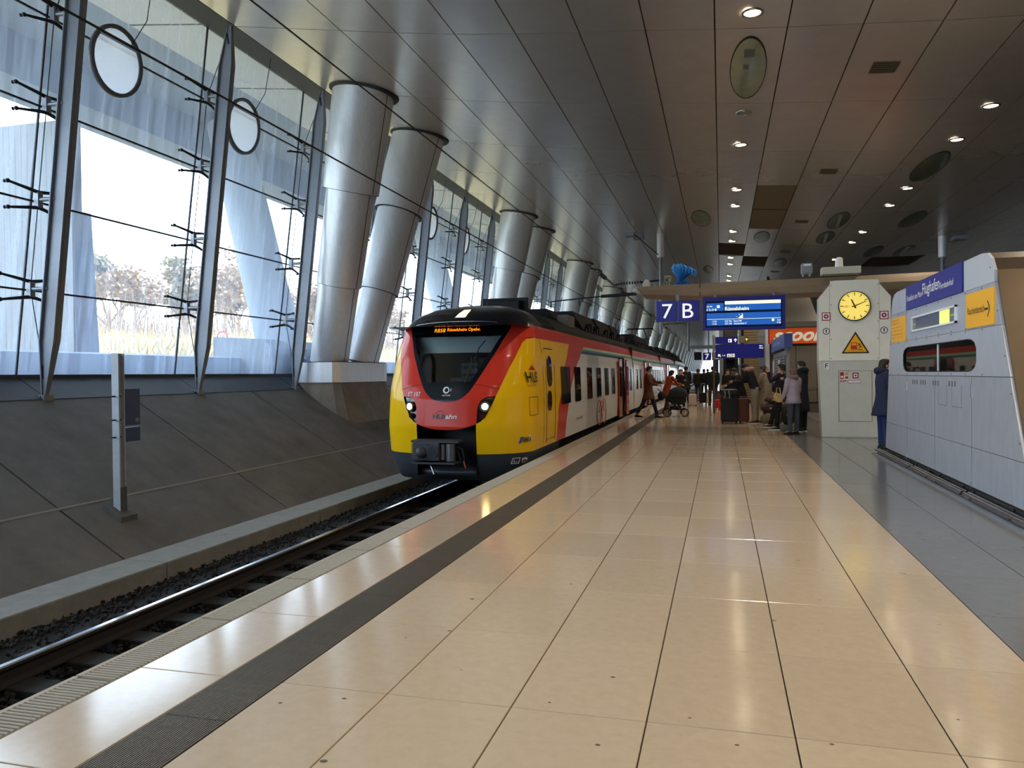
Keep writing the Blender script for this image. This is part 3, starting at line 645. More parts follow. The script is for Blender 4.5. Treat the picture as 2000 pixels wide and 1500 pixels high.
mk = MB(); mk.tube([P(u/20, 2.52+.06*(1-(u/10)**2), .012) for u in range(-9, 8)], .010, n=6); mk.build('trim_strip', INOX, train)
hl = MB(); two(hl, li, ro, .665, 1.156, nu=6, nz=26, e=-.03)
hl.build('headlight_housing', mat('lamp_housing', (24, 22, 22), rough=.15, spec=.8), train)
for s in (1, -1):
    c = P(s*.285, .972, -.01); n = Vector((s*.35, -1, 0)).normalized()
    h = MB().cyl(c, c+n*.045, .095, .095, n=24).build('headlight', INOX, train)
    MB().cyl(c+n*.03, c+n*.05, .062, .058, n=24).build('bulb', mat('headlamp_glow', (255, 206, 130), emit=26), h)
    c2 = P(s*.27, .80, -.01); MB().cyl(c2, c2+n*.03, .05, n=16).build('tail_light', mat('dark_lens', (60, 20, 18), rough=.1), h)
yel = MB()
two(yel, .214, 1.0, .1, .655, nu=16, nz=10)
two(yel, ro, 1.0, .655, 2.275, nu=16, nz=40)
two(yel, 1.0, yru, .1, 2.275, nu=6, nz=24)
yel.build('yellow_nose_panel', PY, train)
for s in (1, -1): patch(MB(), yru, rwu, .1, 2.275, nu=3, nz=24, side=s).build('red_side_stripe', PR, train)
sk = MB(); two(sk, .214, lambda z: u_of_Y(16.6, z), -.42, .1, nu=24, nz=8)
sk.build('grey_skirt', PG, train)
# coupler recess
rc = MB()
xw = .575
rc.add([(XC-xw, 13.36, -.3), (XC-xw, 14.3, -.3), (XC-xw, 14.3, .7), (XC-xw, 13.34, .7), (XC+xw, 13.36, -.3), (XC+xw, 14.3, -.3), (XC+xw, 14.3, .7), (XC+xw, 13.34, .7)], [(0, 3, 2, 1), (4, 5, 6, 7), (1, 2, 6, 5), (2, 3, 7, 6), (0, 1, 5, 4)])
rc.build('coupler_recess', BLACK, train)
pl = MB(); rows = []
for z, dy in ((-.42, .05), (-.30, 0), (-.22, .02), (-.16, .3)):
    rows.append([P(u/10*.23, z, -.002)+Vector((0, dy, 0)) for u in range(-10, 11)])
pl.loft(rows, caps=False, closed=False); pl.build('plough', PG, train)
cp = MB(); cy = 13.02
cp.bbox(-5.42, -4.90, cy, cy+.25, .0, .34, .02)
cp.box(-5.45, -4.55, cy+.02, cy+.4, .33, .375).box(-5.40, -4.6, cy-.05, cy+.3, -.05, -.02)
for i in range(9): cp.box(-5.45, -5.42, cy+.03, cy+.2, .02+i*.033, .04+i*.033)
cp.ell((-5.24, cy-.02, .15), (.10, .10, .11), 18, 10); cp.cyl((-5.03, cy+.02, .17), (-5.03, cy-.03, .17), .115, n=24)
cp = cp.build('coupler', mat('coupler_grey', (66, 66, 70), rough=.55, metal=.4, noise=.15), train)
MB().cyl((-5.03, cy-.032, .17), (-5.03, cy-.034, .17), .095, n=24).cyl((-5.12, cy-.01, .305), (-5.12, cy-.02, .305), .02).build('cone_hole', mat('coupler_hole', (16, 18, 30), rough=.4), cp)
MB().cyl((-4.72, cy+.1, .0), (-4.72, cy+.1, .31), .085, n=18).cyl((-4.86, cy+.1, .02), (-4.86, cy+.1, .3), .05).build('buffer_cylinder', mat('cyl_grey', (120, 118, 116), rough=.4, metal=.7), cp)
MB().cyl((-5.08, cy+.02, -.05), (-4.95, cy-.12, -.22), .02).build('handle', INOX, cp)
MB().tube([(-4.6, cy+.15, .25), (-4.5, cy+.1, .22), (-4.46, cy+.1, .05), (-4.5, cy+.15, -.1)], .014).tube([(-4.62, cy+.15, .18), (-4.55, cy+.1, .1), (-4.52, cy+.12, -.05)], .012).build('hose', RUB, cp)
MB().tube([(-4.47, cy+.09, .0), (-4.42, cy+.05, -.12)], .013).build('red_hose', mat('hose_red', (170, 50, 40)), cp)
# roof dome and roof
rf = MB(); zs = [2.49, 2.52, 2.6, 2.68, 2.75, 2.82, 2.88, 2.92, 2.96, 2.99, 3.01, 3.018]
two(rf, 0, lambda z: u_of_Y(17.0, z), 0, 0, nu=34, zs=zs)
rf.build('roof_dome', PK, train)
tl = MB()
patch(tl, lambda z: -.035+(z-2.665)*.15, lambda z: .03+(z-2.665)*.1, 0, 0, nu=5, zs=[2.665, 2.69, 2.72, 2.75, 2.78, 2.81, 2.84], e=.012)
tl.build('top_headlight', mat('top_lamp_glow', (255, 205, 140), emit=3.5), train)
MB().tube([P(-.037, 2.66, .008), P(.032, 2.66, .008), P(.05, 2.85, .008), P(-.008, 2.85, .008), P(-.037, 2.66, .008)], .012, n=5).build('lamp_rim', INOX, train)
# cab interior
CI = mat('cab_interior', (140, 146, 142), rough=.7)
ci = MB().box(XC-1.3, XC+1.3, 15.5, 15.55, .9, 2.46).build('cab_bulkhead', mat('bulkhead', (160, 164, 160), rough=.7), train)
MB().add([(XC-1.0, 14.25, 2.3), (XC+1.0, 14.25, 2.3), (XC+.82, 14.15, 1.98), (XC-.82, 14.15, 1.98)], [(0, 1, 2, 3)]).build('sun_blind', mat('sun_blind', (205, 212, 208), rough=.7), train)
MB().prism([(13.8, 1.25), (14.6, 1.42), (14.6, .6), (13.7, .6)], 'x', XC-1.1, XC+1.1).bbox(XC-.2, XC+.5, 14.1, 14.3, 1.4, 1.5, .02).build('driver_desk', BLACK, train)
st_ = MB().bbox(XC+.1, XC+.6, 14.9, 15.05, 1.1, 1.95, .05).bbox(XC+.05, XC+.65, 14.5, 15.0, 1.0, 1.12, .04).build('driver_seat', BLACK, train)
pp = MB().box(XC-.4, XC+.3, 15.40, 15.42, 1.45, 1.8, 0)
for i in range(2):
    text_into(pp, '1.8.8 18.8.9 Fahrt' if i == 0 else '1.008888888 888', fr((XC-.38, 15.395, 1.68-i*.16), (1, 0, 0)), width=.62, height=.06, mi=1)
pp.build('notice_sheet', [mat('sheet_white', (245, 245, 242), rough=.8), BLACK], train)
MB().add([(XC-1.3, 13.6, 2.47), (XC+1.3, 13.6, 2.47), (XC+1.3, 15.5, 2.47), (XC-1.3, 15.5, 2.47)], [(0, 1, 2, 3)]).build('cab_ceiling', PK, train)
# wiper
def surf_pt(x, z, e=.02): return P(u_of_x(x, z), z, e)
wp = MB().tube([surf_pt(.33, 1.40), surf_pt(.42, 1.7), surf_pt(.46, 1.85)], .012).tube([surf_pt(.46, 1.85), surf_pt(.50, 2.05), surf_pt(.60, 2.2)], .010).tube([surf_pt(.36, 1.55), surf_pt(.40, 1.80), surf_pt(.38, 1.88)], .008)
wp.ell(surf_pt(.46, 1.86), (.03, .03, .03), 8, 6); wp.build('wiper', BLACK, train)
# LED destination display and lettering
LED = mat('led_orange', (255, 130, 20), emit=2.6)
def sframe(x0, z0, e=.006):
    return lambda a, b: surf_pt(x0+a, z0+b, e)
d = MB(); text_into(d, 'RB58', sframe(-.44, 2.375, .012), width=.22, height=.07); text_into(d, 'Rüsselsheim Opelw.', sframe(-.18, 2.372, .012), width=.65, height=.08)
d.build('destination_display', LED, train)
TW_ = mat('letter_white', (235, 232, 228), rough=.4); TB = mat('letter_dark', (40, 34, 40), rough=.4)
d = MB(); text_into(d, 'ET 187', sframe(-.79, 1.16, .012), width=.27, height=.085); d.build('unit_number', TW_, train)
d = MB(); text_into(d, 'HLB', sframe(-.24, .75, .008), width=.24, height=.085, bold=.02, mi=0); text_into(d, 'ahn', sframe(.0, .75, .008), width=.22, height=.085, shear=.2, bold=.02, mi=1)
d.tube([sframe(-.2, .85)(0, 0), sframe(-.1, .9)(0, 0), sframe(-.02, .85)(0, 0)], .006, n=4, mi=2)
d.build('front_lettering', [TB, TW_, mat('logo_red', (190, 30, 30))], train)
d = MB(); n = 26
ringp = lambda r, k: (-.01+r*math.cos(2*PI*k/n)+.0, 1.275+r*math.sin(2*PI*k/n))
d.add([surf_pt(*ringp(.062, k), .006) for k in range(n)]+[surf_pt(ringp(.038, k)[0]+.006, ringp(.038, k)[1], .006) for k in range(n)], [(k, (k+1) % n, n+(k+1) % n, n+k) for k in range(n)])
d.add([surf_pt(.07, 1.25, .006), surf_pt(.085, 1.26, .006), surf_pt(.09, 1.30, .006), surf_pt(.075, 1.30, .006)], [(0, 1, 2, 3)])
text_into(d, 'ALSTOM', sframe(-.085, 1.165), width=.16, height=.025, bold=.02); d.build('maker_emblem', TW_, train)
# side lettering (right side of nose)
def sideframe(Y0, z0, e=.014):
    return lambda a, b: P(u_any(Y0+a, z0+b), z0+b, e)
d = MB(); text_into(d, 'HLB', sideframe(14.0, 1.40, .03), width=.42, height=.20, bold=.015, mi=0)
d.add([sideframe(14.12, 1.63)(0, 0), sideframe(14.38, 1.63)(0, 0), sideframe(14.25, 1.73)(0, 0)], [(0, 1, 2)], mi=1)
text_into(d, 'Hessische Bahn', sideframe(14.0, 1.33), width=.36, height=.03, mi=0)
d.build('side_lettering', [TB, mat('logo_red', (190, 30, 30))], train)
d = MB(); f = sideframe(13.72, .27, .009)
d.add([f(0, 0), f(.33, .02), f(.33, .14), f(.05, .14)], [(0, 1, 2, 3)], mi=0)
f2 = sideframe(13.72, .27, .014)
d.add([f2(.02, .01), f2(.06, .01), f2(.09, .13), f2(.05, .13)], [(0, 1, 2, 3)], mi=1); d.add([f2(.28, .03), f2(.33, .03), f2(.31, .13)], [(0, 1, 2)], mi=1)
text_into(d, 'RMV', sideframe(13.81, .29, .015), width=.19, height=.10, bold=.03, mi=2)
d.build('transport_logo', [TW_, mat('logo_blue', (60, 60, 130)), mat('logo_green', (40, 70, 50))], train)
d = MB()
f = sideframe(13.68, -.1, .012)
for a, b, c_, e_ in ((0, 0, .13, .012), (0, .10, .13, .112), (0, 0, .012, .11), (.118, 0, .13, .11), (.03, .03, .10, .04), (.03, .03, .04, .08)): d.add([f(a, b), f(c_, b), f(c_, e_), f(a, e_)], [(0, 1, 2, 3)])
for k in range(5): a = .17+.028*k; d.add([f(a, .05+(.03 if k in (1, 2, 3) else 0)), f(a+.022, .05), f(a+.022, .10+(.02 if k == 2 else 0)), f(a, .10)], [(0, 1, 2, 3)])
text_into(d, '60 t', sideframe(13.86, -.09), width=.12, height=.03)
d.build('service_markings', TW_, train)
def outline(y0, y1, z0, z1, name, r=.006, m=BLACK, par=train):
    g = lambda y, z: P(u_any(y, z), z, .001); N_ = 6
    pts = [g(y0+(y1-y0)*k/N_, z0) for k in range(N_+1)]+[g(y1, z0+(z1-z0)*k/N_) for k in range(1, N_+1)]+[g(y1-(y1-y0)*k/N_, z1) for k in range(1, N_+1)]+[g(y0, z1-(z1-z0)*k/N_) for k in range(1, N_+1)]
    return MB().tube(pts, r, n=4).build(name, m, par)
outline(14.02, 14.5, .78, 1.12, 'hatch')
MB().tube([P(u_any(15.05, z), z, .001) for z in (-.42, 0, .5, 1, 1.5, 2, 2.49)], .007, n=4).build('panel_gap', BLACK, train)
# cab door
cd = MB()
for y in (15.28, 16.12): cd.tube([P(u_any(y, z), z, .002) for z in (.16, .6, 1.1, 1.6, 2.06 if y < 16 else 1.75)], .008, n=4)
cd.tube([P(u_any(y, .22), .22, .002) for y in (15.28, 16.12)], .006, n=4).tube([P(u_any(y, 2.08), 2.08, .004) for y in (15.28, 16.12)], .010, n=4)
cd = cd.build('cab_door', BLACK, train)
def sidewin(y0, y1, z0, z1, par, name='window', r=.06, x=None, m=WG, th=.012):
    pts = []; n = 5
    for cy_, cz_, a0 in ((y1-r, z1-r, 0), (y0+r, z1-r, 90), (y0+r, z0+r, 180), (y1-r, z0+r, 270)):
        for k in range(n+1): a = math.radians(a0+90*k/n); pts.append((cy_+r*math.cos(a), cz_+r*math.sin(a)))
    fx = (lambda z: P(5, z).x) if x is None else (lambda z: x)
    m_ = MB(); N_ = len(pts)
    m_.add([(fx(z)+th, y, z) for y, z in pts]+[(fx(z)-.02, y, z) for y, z in pts], [list(range(N_))]+[(i, (i+1) % N_, N_+(i+1) % N_, N_+i) for i in range(N_)])
    return m_.build(name, m, par)
sidewin(15.40, 15.84, 1.30, 1.93, cd, r=.18); sidewin(15.38, 15.76, .80, 1.21, cd, r=.16)
for (a, b) in ((16.8, 17.86), (18.45, 19.26), (20.24, 21.06), (21.88, 22.7), (23.47, 24.28), (25.0, 25.75)): sidewin(a, b, .875, 1.72, train)
# white side of first car with a door opening
def wall(mb, ya, yb, za, zb, nz=8, e=0):
    for s in (1, -1):
        patch(mb, lambda z: (u_of_Y(ya(z) if callable(ya) else ya, z)), lambda z: u_of_Y(yb, z), za, zb, nu=2, nz=nz, e=e, side=s)
sd = MB(); DO = [(27.15, 28.5)]
wall(sd, rw, 27.15, .1, 2.26, 20); wall(sd, 28.5, 31.45, .1, 2.26); wall(sd, 27.15, 28.5, 2.05, 2.26)
sd.build('side_panel', PWt, train)
ct = MB()
zs_ = [2.26, 2.3, 2.4, 2.51]
for s in (1, -1): patch(ct, 1.0, lambda z: u_of_Y(31.45, z), 0, 0, nu=8, zs=zs_, e=.002, side=s)
ct.build('cantrail', PR, train)
for a, b, c_, nm in ((2.19, 2.26, (190, 206, 176), 'pale_green_stripe'), (2.135, 2.19, (70, 140, 124), 'green_stripe'), (2.07, 2.135, (44, 56, 120), 'blue_stripe')):
    q = MB()
    for s in (1, -1): patch(q, lambda z: u_of_Y(rw(z)+.02, z), lambda z: u_of_Y(31.4 if nm != 'blue_stripe' else 28.9, z), a, b, nu=2, nz=1, e=.004, side=s)
    q.build(nm, mat(nm, c_, rough=.3, spec=.2), train)
q = MB(); wall(q, 16.6, 31.45, -.12, .1, 3, e=-.06); q.build('underframe', RF, train)
q = MB()
for i in range(9): y = 16.9+i*1.5; q.bbox(XC+.9, XC+1.30, y, y+1.0+.3*math.sin(i*3), -.55, -.1, .02)
q.build('equipment_boxes', BLACK, train)
q = MB(); text_into(q, '94 80 0187 005', lambda a, b: (P(5, .6).x+.004, 18.6+a, .42+b), width=.85, height=.06); q.build('vehicle_number', TB, train)
q = MB(); BK = mat('bike_red', (196, 70, 80))
for cy_ in (22.25, 23.2): q.tube([(XC+1.462, cy_+.4*math.cos(2*PI*k/20), .42+.36*math.sin(2*PI*k/20)) for k in range(21)], .012, n=4)
q.tube([(XC+1.462, 22.25, .42), (XC+1.462, 22.55, .75), (XC+1.462, 23.1, .72), (XC+1.462, 22.75, .4), (XC+1.462, 22.55, .75)], .012, n=4).tube([(XC+1.462, 23.2, .42), (XC+1.462, 23.05, .82), (XC+1.462, 23.25, .84)], .012, n=4)
q.build('bicycle_symbol', BK, train)
# ----- doors
DL = mat('door_red', (170, 40, 30), rough=.2, coat=.4)
def door(y0, y1, first=True):
    xo = XC+1.5
    for (a, b) in ((y0-.72, y0+.05), (y1-.05, y1+.72)):
        lf = MB().bbox(xo-.02, xo+.03, a, b, .03, 2.05, .015).build('door_leaf', DL, train)
        sidewin(a+.14, b-.14, .75, 1.8, lf, x=xo+.03, name='door_window')
    it = MB()
    it.add([(XC+1.44, y0, .02), (XC+1.44, y1, .02), (XC-.6, y1, .02), (XC-.6, y0, .02)], [(0, 1, 2, 3)], 1)
    it.add([(XC+1.44, y0, .02), (XC-.6, y0, .02), (XC-.6, y0, 2.1), (XC+1.44, y0, 2.1)], [(0, 1, 2, 3)], 0)
    it.add([(XC+1.44, y1, .02), (XC-.6, y1, .02), (XC-.6, y1, 2.1), (XC+1.44, y1, 2.1)], [(0, 3, 2, 1)], 0)
    it.add([(XC-.6, y0, .02), (XC-.6, y1, .02), (XC-.6, y1, 2.1), (XC-.6, y0, 2.1)], [(0, 1, 2, 3)], 0)
    it.add([(XC+1.44, y0, 2.1), (XC+1.44, y1, 2.1), (XC-.6, y1, 2.1), (XC-.6, y0, 2.1)], [(0, 1, 2, 3)], 0)
    it = it.build('vestibule', [mat('vestibule_grey', (50, 48, 46), rough=.6), mat('vestibule_floor', (70, 68, 64), rough=.5)], train)
    MB().cyl((XC+1.3, y0+.12, .02), (XC+1.3, y0+.12, 2.08), .018, n=8).build('grab_pole', mat('pole_yellow', (220, 190, 60), rough=.3), it)
    MB().bbox(XC+1.38, XC+1.56, y0+.02, y1-.02, -.04, .01, .01).build('door_step', INOX, train)
door(27.15, 28.5)
# ----- following cars
def Wz(z): return tprof(z)[1]
def carsection(y0, y1, doors, idx):
    body = MB(); zz = [.1, .6, 1.1, 1.6, 1.9, 2.26]
    for s in (1, -1):
        segs = []; y = y0+.12
        for a, b in doors: segs.append((y, a)); y = b
        segs.append((y, y1-.12))
        for a, b in segs:
            body.add([(XC+s*Wz(z), yy, z) for z in zz for yy in (a, b)], [(2*i, 2*i+1, 2*i+3, 2*i+2) if s > 0 else (2*i, 2*i+2, 2*i+3, 2*i+1) for i in range(len(zz)-1)])
        for a, b in doors: body.add([(XC+s*Wz(z), yy, z) for z in (2.05, 2.26) for yy in (a, b)], [(0, 1, 3, 2)])
    for yy in (y0+.12, y1-.12): body.add([(XC+s*Wz(z), yy, z) for s in (-1, 1) for z in (.1, 1.1, 2.26)], [(0, 1, 2, 5, 4, 3)])
    body.build('side_panel', PWt, train)
    c = MB(); r = MB()
    for s in (1, -1): c.loft([[(XC+s*(Wz(z)+.002), yy, z) for yy in (y0+.12, y1-.12)] for z in (2.26, 2.3, 2.4, 2.51)], closed=False, caps=False)
    c.build('cantrail', PR, train)
    for a, b, nm in ((2.16, 2.26, 'pale_green_stripe'), (2.07, 2.16, 'green_stripe' if idx != 2 else 'blue_stripe')):
        q = MB()
        for s in (1, -1): q.add([(XC+s*(Wz(z)+.004), yy, z) for z in (a, b) for yy in (y0+.12, y1-.12)], [(0, 1, 3, 2)])
        q.build(nm, mat(nm) if nm in _m else PWt, train)
    MB().box(XC-1.38, XC+1.38, y0+.12, y1-.12, -.12, .1).build('underframe', RF, train)
    for i in range(5): MB().bbox(XC+.9, XC+1.32, y0+1.2+i*2.7, y0+3.0+i*2.7, -.5, -.1, .02).build('equipment_box', BLACK, train)
    for a, b in doors: door(a, b)
carsection(31.55, 46.65, [(36.3, 37.65)], 1); carsection(46.65, 61.75, [(51.4, 52.7)], 2); carsection(61.75, 77.6, [(66.4, 67.7)], 3)
roof = MB()
for ya, yb in ((15.6, 31.45), (31.67, 46.53), (46.77, 61.63), (61.87, 77.5)):
    ring = [2.51, 2.6, 2.75, 2.88, 2.96, 3.01]
    sec = [(XC-tprof(z)[1], z) for z in ring]+[(XC, 3.02)]+[(XC+tprof(z)[1], z) for z in ring[::-1]]
    roof.loft([[(x, ya, z) for x, z in sec], [(x, yb, z) for x, z in sec]], closed=True, smooth=False, caps=(ya > 16))
roof.build('roof', RF, train)
for y in (31.56, 46.65, 61.75):
    m_ = MB()
    for k in range(5): o = .03*(k % 2); m_.box(XC-1.36-o, XC+1.36+o, y-.12+k*.05, y-.07+k*.05, -.05, 2.6)
    m_.build('gangway_bellows', RUB, train)
wn = [(30.08, 30.76), (32.6, 33.2), (34.1, 34.8), (38.6, 39.6), (40.2, 41.2), (41.8, 42.8), (43.4, 44.4), (45.0, 46.0), (47.6, 48.6), (49.2, 50.2), (53.6, 54.6), (55.2, 56.2), (56.8, 57.8), (58.4, 59.4), (60, 61), (62.8, 63.8), (64.4, 65.3), (68.8, 69.8), (70.4, 71.4), (72, 73), (73.6, 74.6)]
for a, b in wn: sidewin(a, b, .875, 1.72, train)
# far nose
fn = MB(); rows = []
for (d, wk, zk) in ((0, 1, 1), (.8, .96, .97), (1.5, .84, .9), (2.0, .62, .8)):
    zt = 2.9*zk; rows.append([(XC+x*wk, 77.5+d, z) for x, z in ((-1.40, -.3), (-1.46, .6), (-1.4, 1.9), (-1.2, 2.5*zk), (-.6, zt), (.6, zt), (1.2, 2.5*zk), (1.4, 1.9), (1.46, .6), (1.40, -.3))])
fn.loft(rows); fn.build('rear_cab', PR, train)
# roof equipment
eq = MB()
def fairing(y0, y1, zt, wb=1.12, wt=.75, par=train, name='roof_unit', m=RF):
    q = MB(); a = [(XC-wb, 2.74), (XC-wt, zt), (XC+wt, zt), (XC+wb, 2.74)]
    q.loft([[(x, y0, z) for x, z in a], [(x*1, y0+.25, z) for x, z in a], [(x, y1, z) for x, z in a]], smooth=False)
    q = q.build(name, m, par)
    r_ = MB(); n_ = int((y1-y0)/.5)
    for i in range(n_): yy = y0+.1+i*.5; r_.box(XC+wt-.02, XC+wb+.02, yy, yy+.22, 2.76, 2.85+.1*(i % 3))
    r_.build('roof_bracket', BLACK, q)
fairing(19.2, 21.6, 3.22, 1.0, .6); fairing(21.9, 25.2, 3.36); fairing(25.5, 28.6, 3.38, 1.1, .8); fairing(28.8, 30.9, 3.36, 1.1, .85)
fairing(32.6, 34.6, 3.2, 1.0, .7); fairing(36.2, 42.8, 3.38, 1.1, .9); fairing(47.5, 49, 3.2); fairing(53, 57, 3.3); fairing(58, 61, 3.35); fairing(63, 67, 3.35); fairing(68.5, 75, 3.3)
MB().bbox(XC-.45, XC+.35, 17.4, 18.3, 3.02, 3.3, .03).box(XC-.6, XC+.5, 17.6, 17.7, 3.02, 3.36).build('horn_box', RF, train)
MB().bbox(-4.0, -3.72, 19.2, 20.1, 2.75, 3.05, .02).build('roof_unit', mat('unit_grey', (110, 108, 100), rough=.5), train)
ins = MB()
for y in (31.0, 31.9, 44.2, 45.0, 45.8):
    for k in range(3):
        x = XC-.3+k*.55
        for j in range(5): ins.cyl((x, y, 3.02+j*.07), (x, y, 3.06+j*.07), .07, .04, n=10)
        ins.cyl((x, y, 3.3), (x, y, 3.55), .02, n=6)
ins.build('insulators', DKST, train)
pt = MB(); yb = 48.9
for s in (-1, 1):
    pt.tube([(XC+s*.45, yb, 3.2), (XC+s*.3, yb+1.7, 3.75), (XC+s*.2, yb+.1, 4.28)], .03, n=6)
    pt.tube([(XC+s*.75, yb-.05, 4.3), (XC+s*.95, yb-.05, 4.15)], .02, n=5)
pt.cyl((XC-.8, yb-.1, 4.33), (XC+.8, yb-.1, 4.33), .03).cyl((XC-.8, yb+.25, 4.33), (XC+.8, yb+.25, 4.33), .03).cyl((XC-.35, yb+1.7, 3.75), (XC+.35, yb+1.7, 3.75), .03).box(XC-.6, XC+.6, yb-.3, yb+.3, 3.02, 3.2)
pt.build('pantograph', DKST, train)
bog = MB()
for y in (17.6, 30.2, 33, 45, 48.2, 60.2, 63.3, 75):
    for dy in (-1.0, 1.0):
        for s in (-1, 1): bog.cyl((XC+s*.68, y+dy, -.36), (XC+s*.8, y+dy, -.36), .40, n=24)
        bog.cyl((XC-.7, y+dy, -.36), (XC+.7, y+dy, -.36), .08)
bog.build('wheelsets', mat('wheel_steel', (60, 52, 46), rough=.6, metal=.5), train)
# ---------------------------------------------------------------- overhead line
CW = mat('copper_wire', (46, 40, 38), rough=.5, metal=.5)
ow = MB().cyl((-4.88, -12, 4.42), (-4.88, 47, 4.38), .011, n=5).build('contact_wire', CW); tag(ow, 'lower of the two thin black overhead wires above the track', 'wire')
ow = MB().cyl((-4.88, -12, 5.55), (-4.88, 31.5, 5.72), .011, n=5).build('messenger_wire', CW); tag(ow, 'upper of the two thin black overhead wires above the track', 'wire')
rr_ = thing('overhead_rail', 'grey overhead conductor bar with insulators running above the train roof', 'rail', (-4.88, 31.5, 5.75))
MB().cyl((-4.88, 31.5, 5.75), (-4.88, 120, 5.72), .045, n=10).build('bar', STEEL, rr_)
for y in (32.4, 40, 56, 72, 88): MB().cyl((-4.88, y, 5.75), (-4.88, y+1.4, 5.75), .09, n=10).build('insulator', DKST, rr_)
MB().ell((-3.4, 45, 6.0), (.5, .7, .22), 12, 8).build('cover', STEEL, rr_)
def arm(y, x, label, zc=None):
    z = cz(x); t = thing('catenary_mast', label, 'mast', (x, y, z), 'masts hung from the ceiling for the overhead line')
    MB().cyl((x, y, z), (x, y, z-1.1), .17, n=16).build('sleeve', ALU, t)
    MB().cyl((x, y, z-1.1), (x, y, 3.4), .085, n=12).build('pole', STEEL, t)
    MB().cyl((x, y, 5.9), (x-.9, y, 5.85), .04).cyl((x-1.9, y, 5.8), (-4.95, y, 5.75), .035).build('arm', DKST, t)
    m_ = MB()
    for k in range(8): xx = x-.9-k*.13; m_.cyl((xx, y, 5.85-.005*k), (xx-.07, y, 5.85-.005*k), .085, .05, n=10)
    m_.build('insulator', DKST, t)
    MB().cyl((x, y, 7.0), (x-1.1, y-1.5, 7.9), .022, n=6).build('stay', DKST, t)
    MB().bbox(x-1.45, x-1.05, y-1.75, y-1.3, 7.75, 7.95, .03).build('stay_box', STEEL, t)
arm(36.8, -2.7, 'ceiling hung mast left of the blue bag carrying the overhead line')
arm(68.8, -2.7, 'far ceiling hung mast over the rear of the train')
a2 = thing('registration_arm', 'thin horizontal arm over the train roof reaching left from the canopy tip', 'arm', (-2.6, 23.2, 4.3))
MB().cyl((-2.5, 24, 4.0), (-3.6, 24, 3.96), .05).cyl((-3.6, 24, 3.96), (-5.2, 24, 3.85), .02).cyl((-5.2, 24, 3.85), (-5.2, 24, 3.65), .02).cyl((-4.3, 24, 3.9), (-4.3, 24, 3.7), .015).build('rod', DKST, a2)
MB().ell((-2.35, 24, 4.1), (.28, .12, .12), 12, 8).ell((-2.2, 24.1, 4.25), (.12, .1, .2), 10, 8).build('wrapped_end', mat('wrap_grey', (170, 168, 160), rough=.6), a2)
am2 = thing('wall_camera_box', 'small grey box hung on a rod from the ceiling left of the mast', 'box', (-3.65, 36.8, cz(-3.65)))
MB().bbox(-3.95, -3.45, 36.3, 36.9, 7.85, 8.1, .04).build('housing', STEEL, am2)
m3 = thing('ceiling_mast', 'ceiling hung pole above the right end of the clock pillar beam', 'mast', (9.2, 36.8, cz(9.2)))
MB().cyl((9.2, 36.8, 7.3), (9.2, 36.8, 6.4), .17, n=16).build('sleeve', ALU, m3)
MB().cyl((9.2, 36.8, 6.4), (9.2, 36.8, 3.2), .085).cyl((9.2, 36.8, 5.95), (14, 36.8, 5.95), .04).build('pole', STEEL, m3)
MB().bbox(9.5, 10.1, 36.3, 36.8, 7.05, 7.22, .03).build('camera', STEEL, m3)
# ---------------------------------------------------------------- track post on the slope
sp = thing('track_post', 'grey steel post with two dark blue sign backs standing on the sloped wall', 'post', (-8.42, 9.27, -.45))
pg = mat('galvanised', (186, 190, 194), rough=.5, metal=.1, noise=.12, nscale=8)
MB().box(-8.48, -8.36, 9.21, 9.225, -.36, 1.91).box(-8.48, -8.36, 9.315, 9.33, -.36, 1.91).box(-8.427, -8.413, 9.225, 9.315, -.36, 1.91).build('post', pg, sp)
MB().prism([(-8.56, -.33), (-8.25, -.52), (-8.25, -.43), (-8.56, -.25)], 'y', 9.10, 9.42).box(-8.492, -8.482, 9.21, 9.33, -.36, -.02).box(-8.358, -8.348, 9.21, 9.33, -.46, -.02).build('base_shoe', mat('shoe', (92, 90, 86), rough=.8, noise=.2), sp)
nb = mat('sign_back_blue', (56, 78, 124), rough=.45)
MB().bbox(-8.44, -8.40, 9.38, 9.68, .86, 1.40, .008).build('sign_back', nb, sp); MB().bbox(-8.44, -8.40, 9.38, 9.68, .62, .83, .008).build('sign_back', nb, sp)
MB().add([(-8.395, 9.58, .90), (-8.395, 9.64, .90), (-8.395, 9.65, .96), (-8.395, 9.57, .96)], [(0, 1, 2, 3)]).build('sticker', STEEL, sp)
for z in (1.29, .95, .70): MB().cyl((-8.42, 9.14, z), (-8.42, 9.6, z), .012, n=6).build('clamp', DKST, sp)
# ---------------------------------------------------------------- grey booth on the right
BO = mat('booth_aluminium', (186, 190, 197), rough=.36, metal=.35, noise=.06, nscale=4, stretch=(2, 2, .6))
BO2 = mat('booth_panel', (174, 178, 186), rough=.36, metal=.35, noise=.09, nscale=5, stretch=(2, 2, .5))
BOD = mat('booth_end', (86, 74, 58), rough=.38, metal=.75, noise=.05)
booth = thing('platform_booth', 'large sloping ended brushed metal booth with an oval window and blue station sign', 'booth', (3.8, 12, 0))
X = 2.92
def yl(z): return 15.52-.22*z             # left edge
def yrt(z): return 8.46+.46*z             # right edge (near)
def face(z0, z1, name, m, ya=None, yb=None, x=X, d=.03, par=booth):
    a0 = ya if ya is not None else yl(z0); a1 = ya if ya is not None else yl(z1); b0 = yb if yb is not None else yrt(z0); b1 = yb if yb is not None else yrt(z1)
    return MB().prism([(b0, z0), (a0, z0), (a1, z1), (b1, z1)], 'x', x, x+d).build(name, m, par)
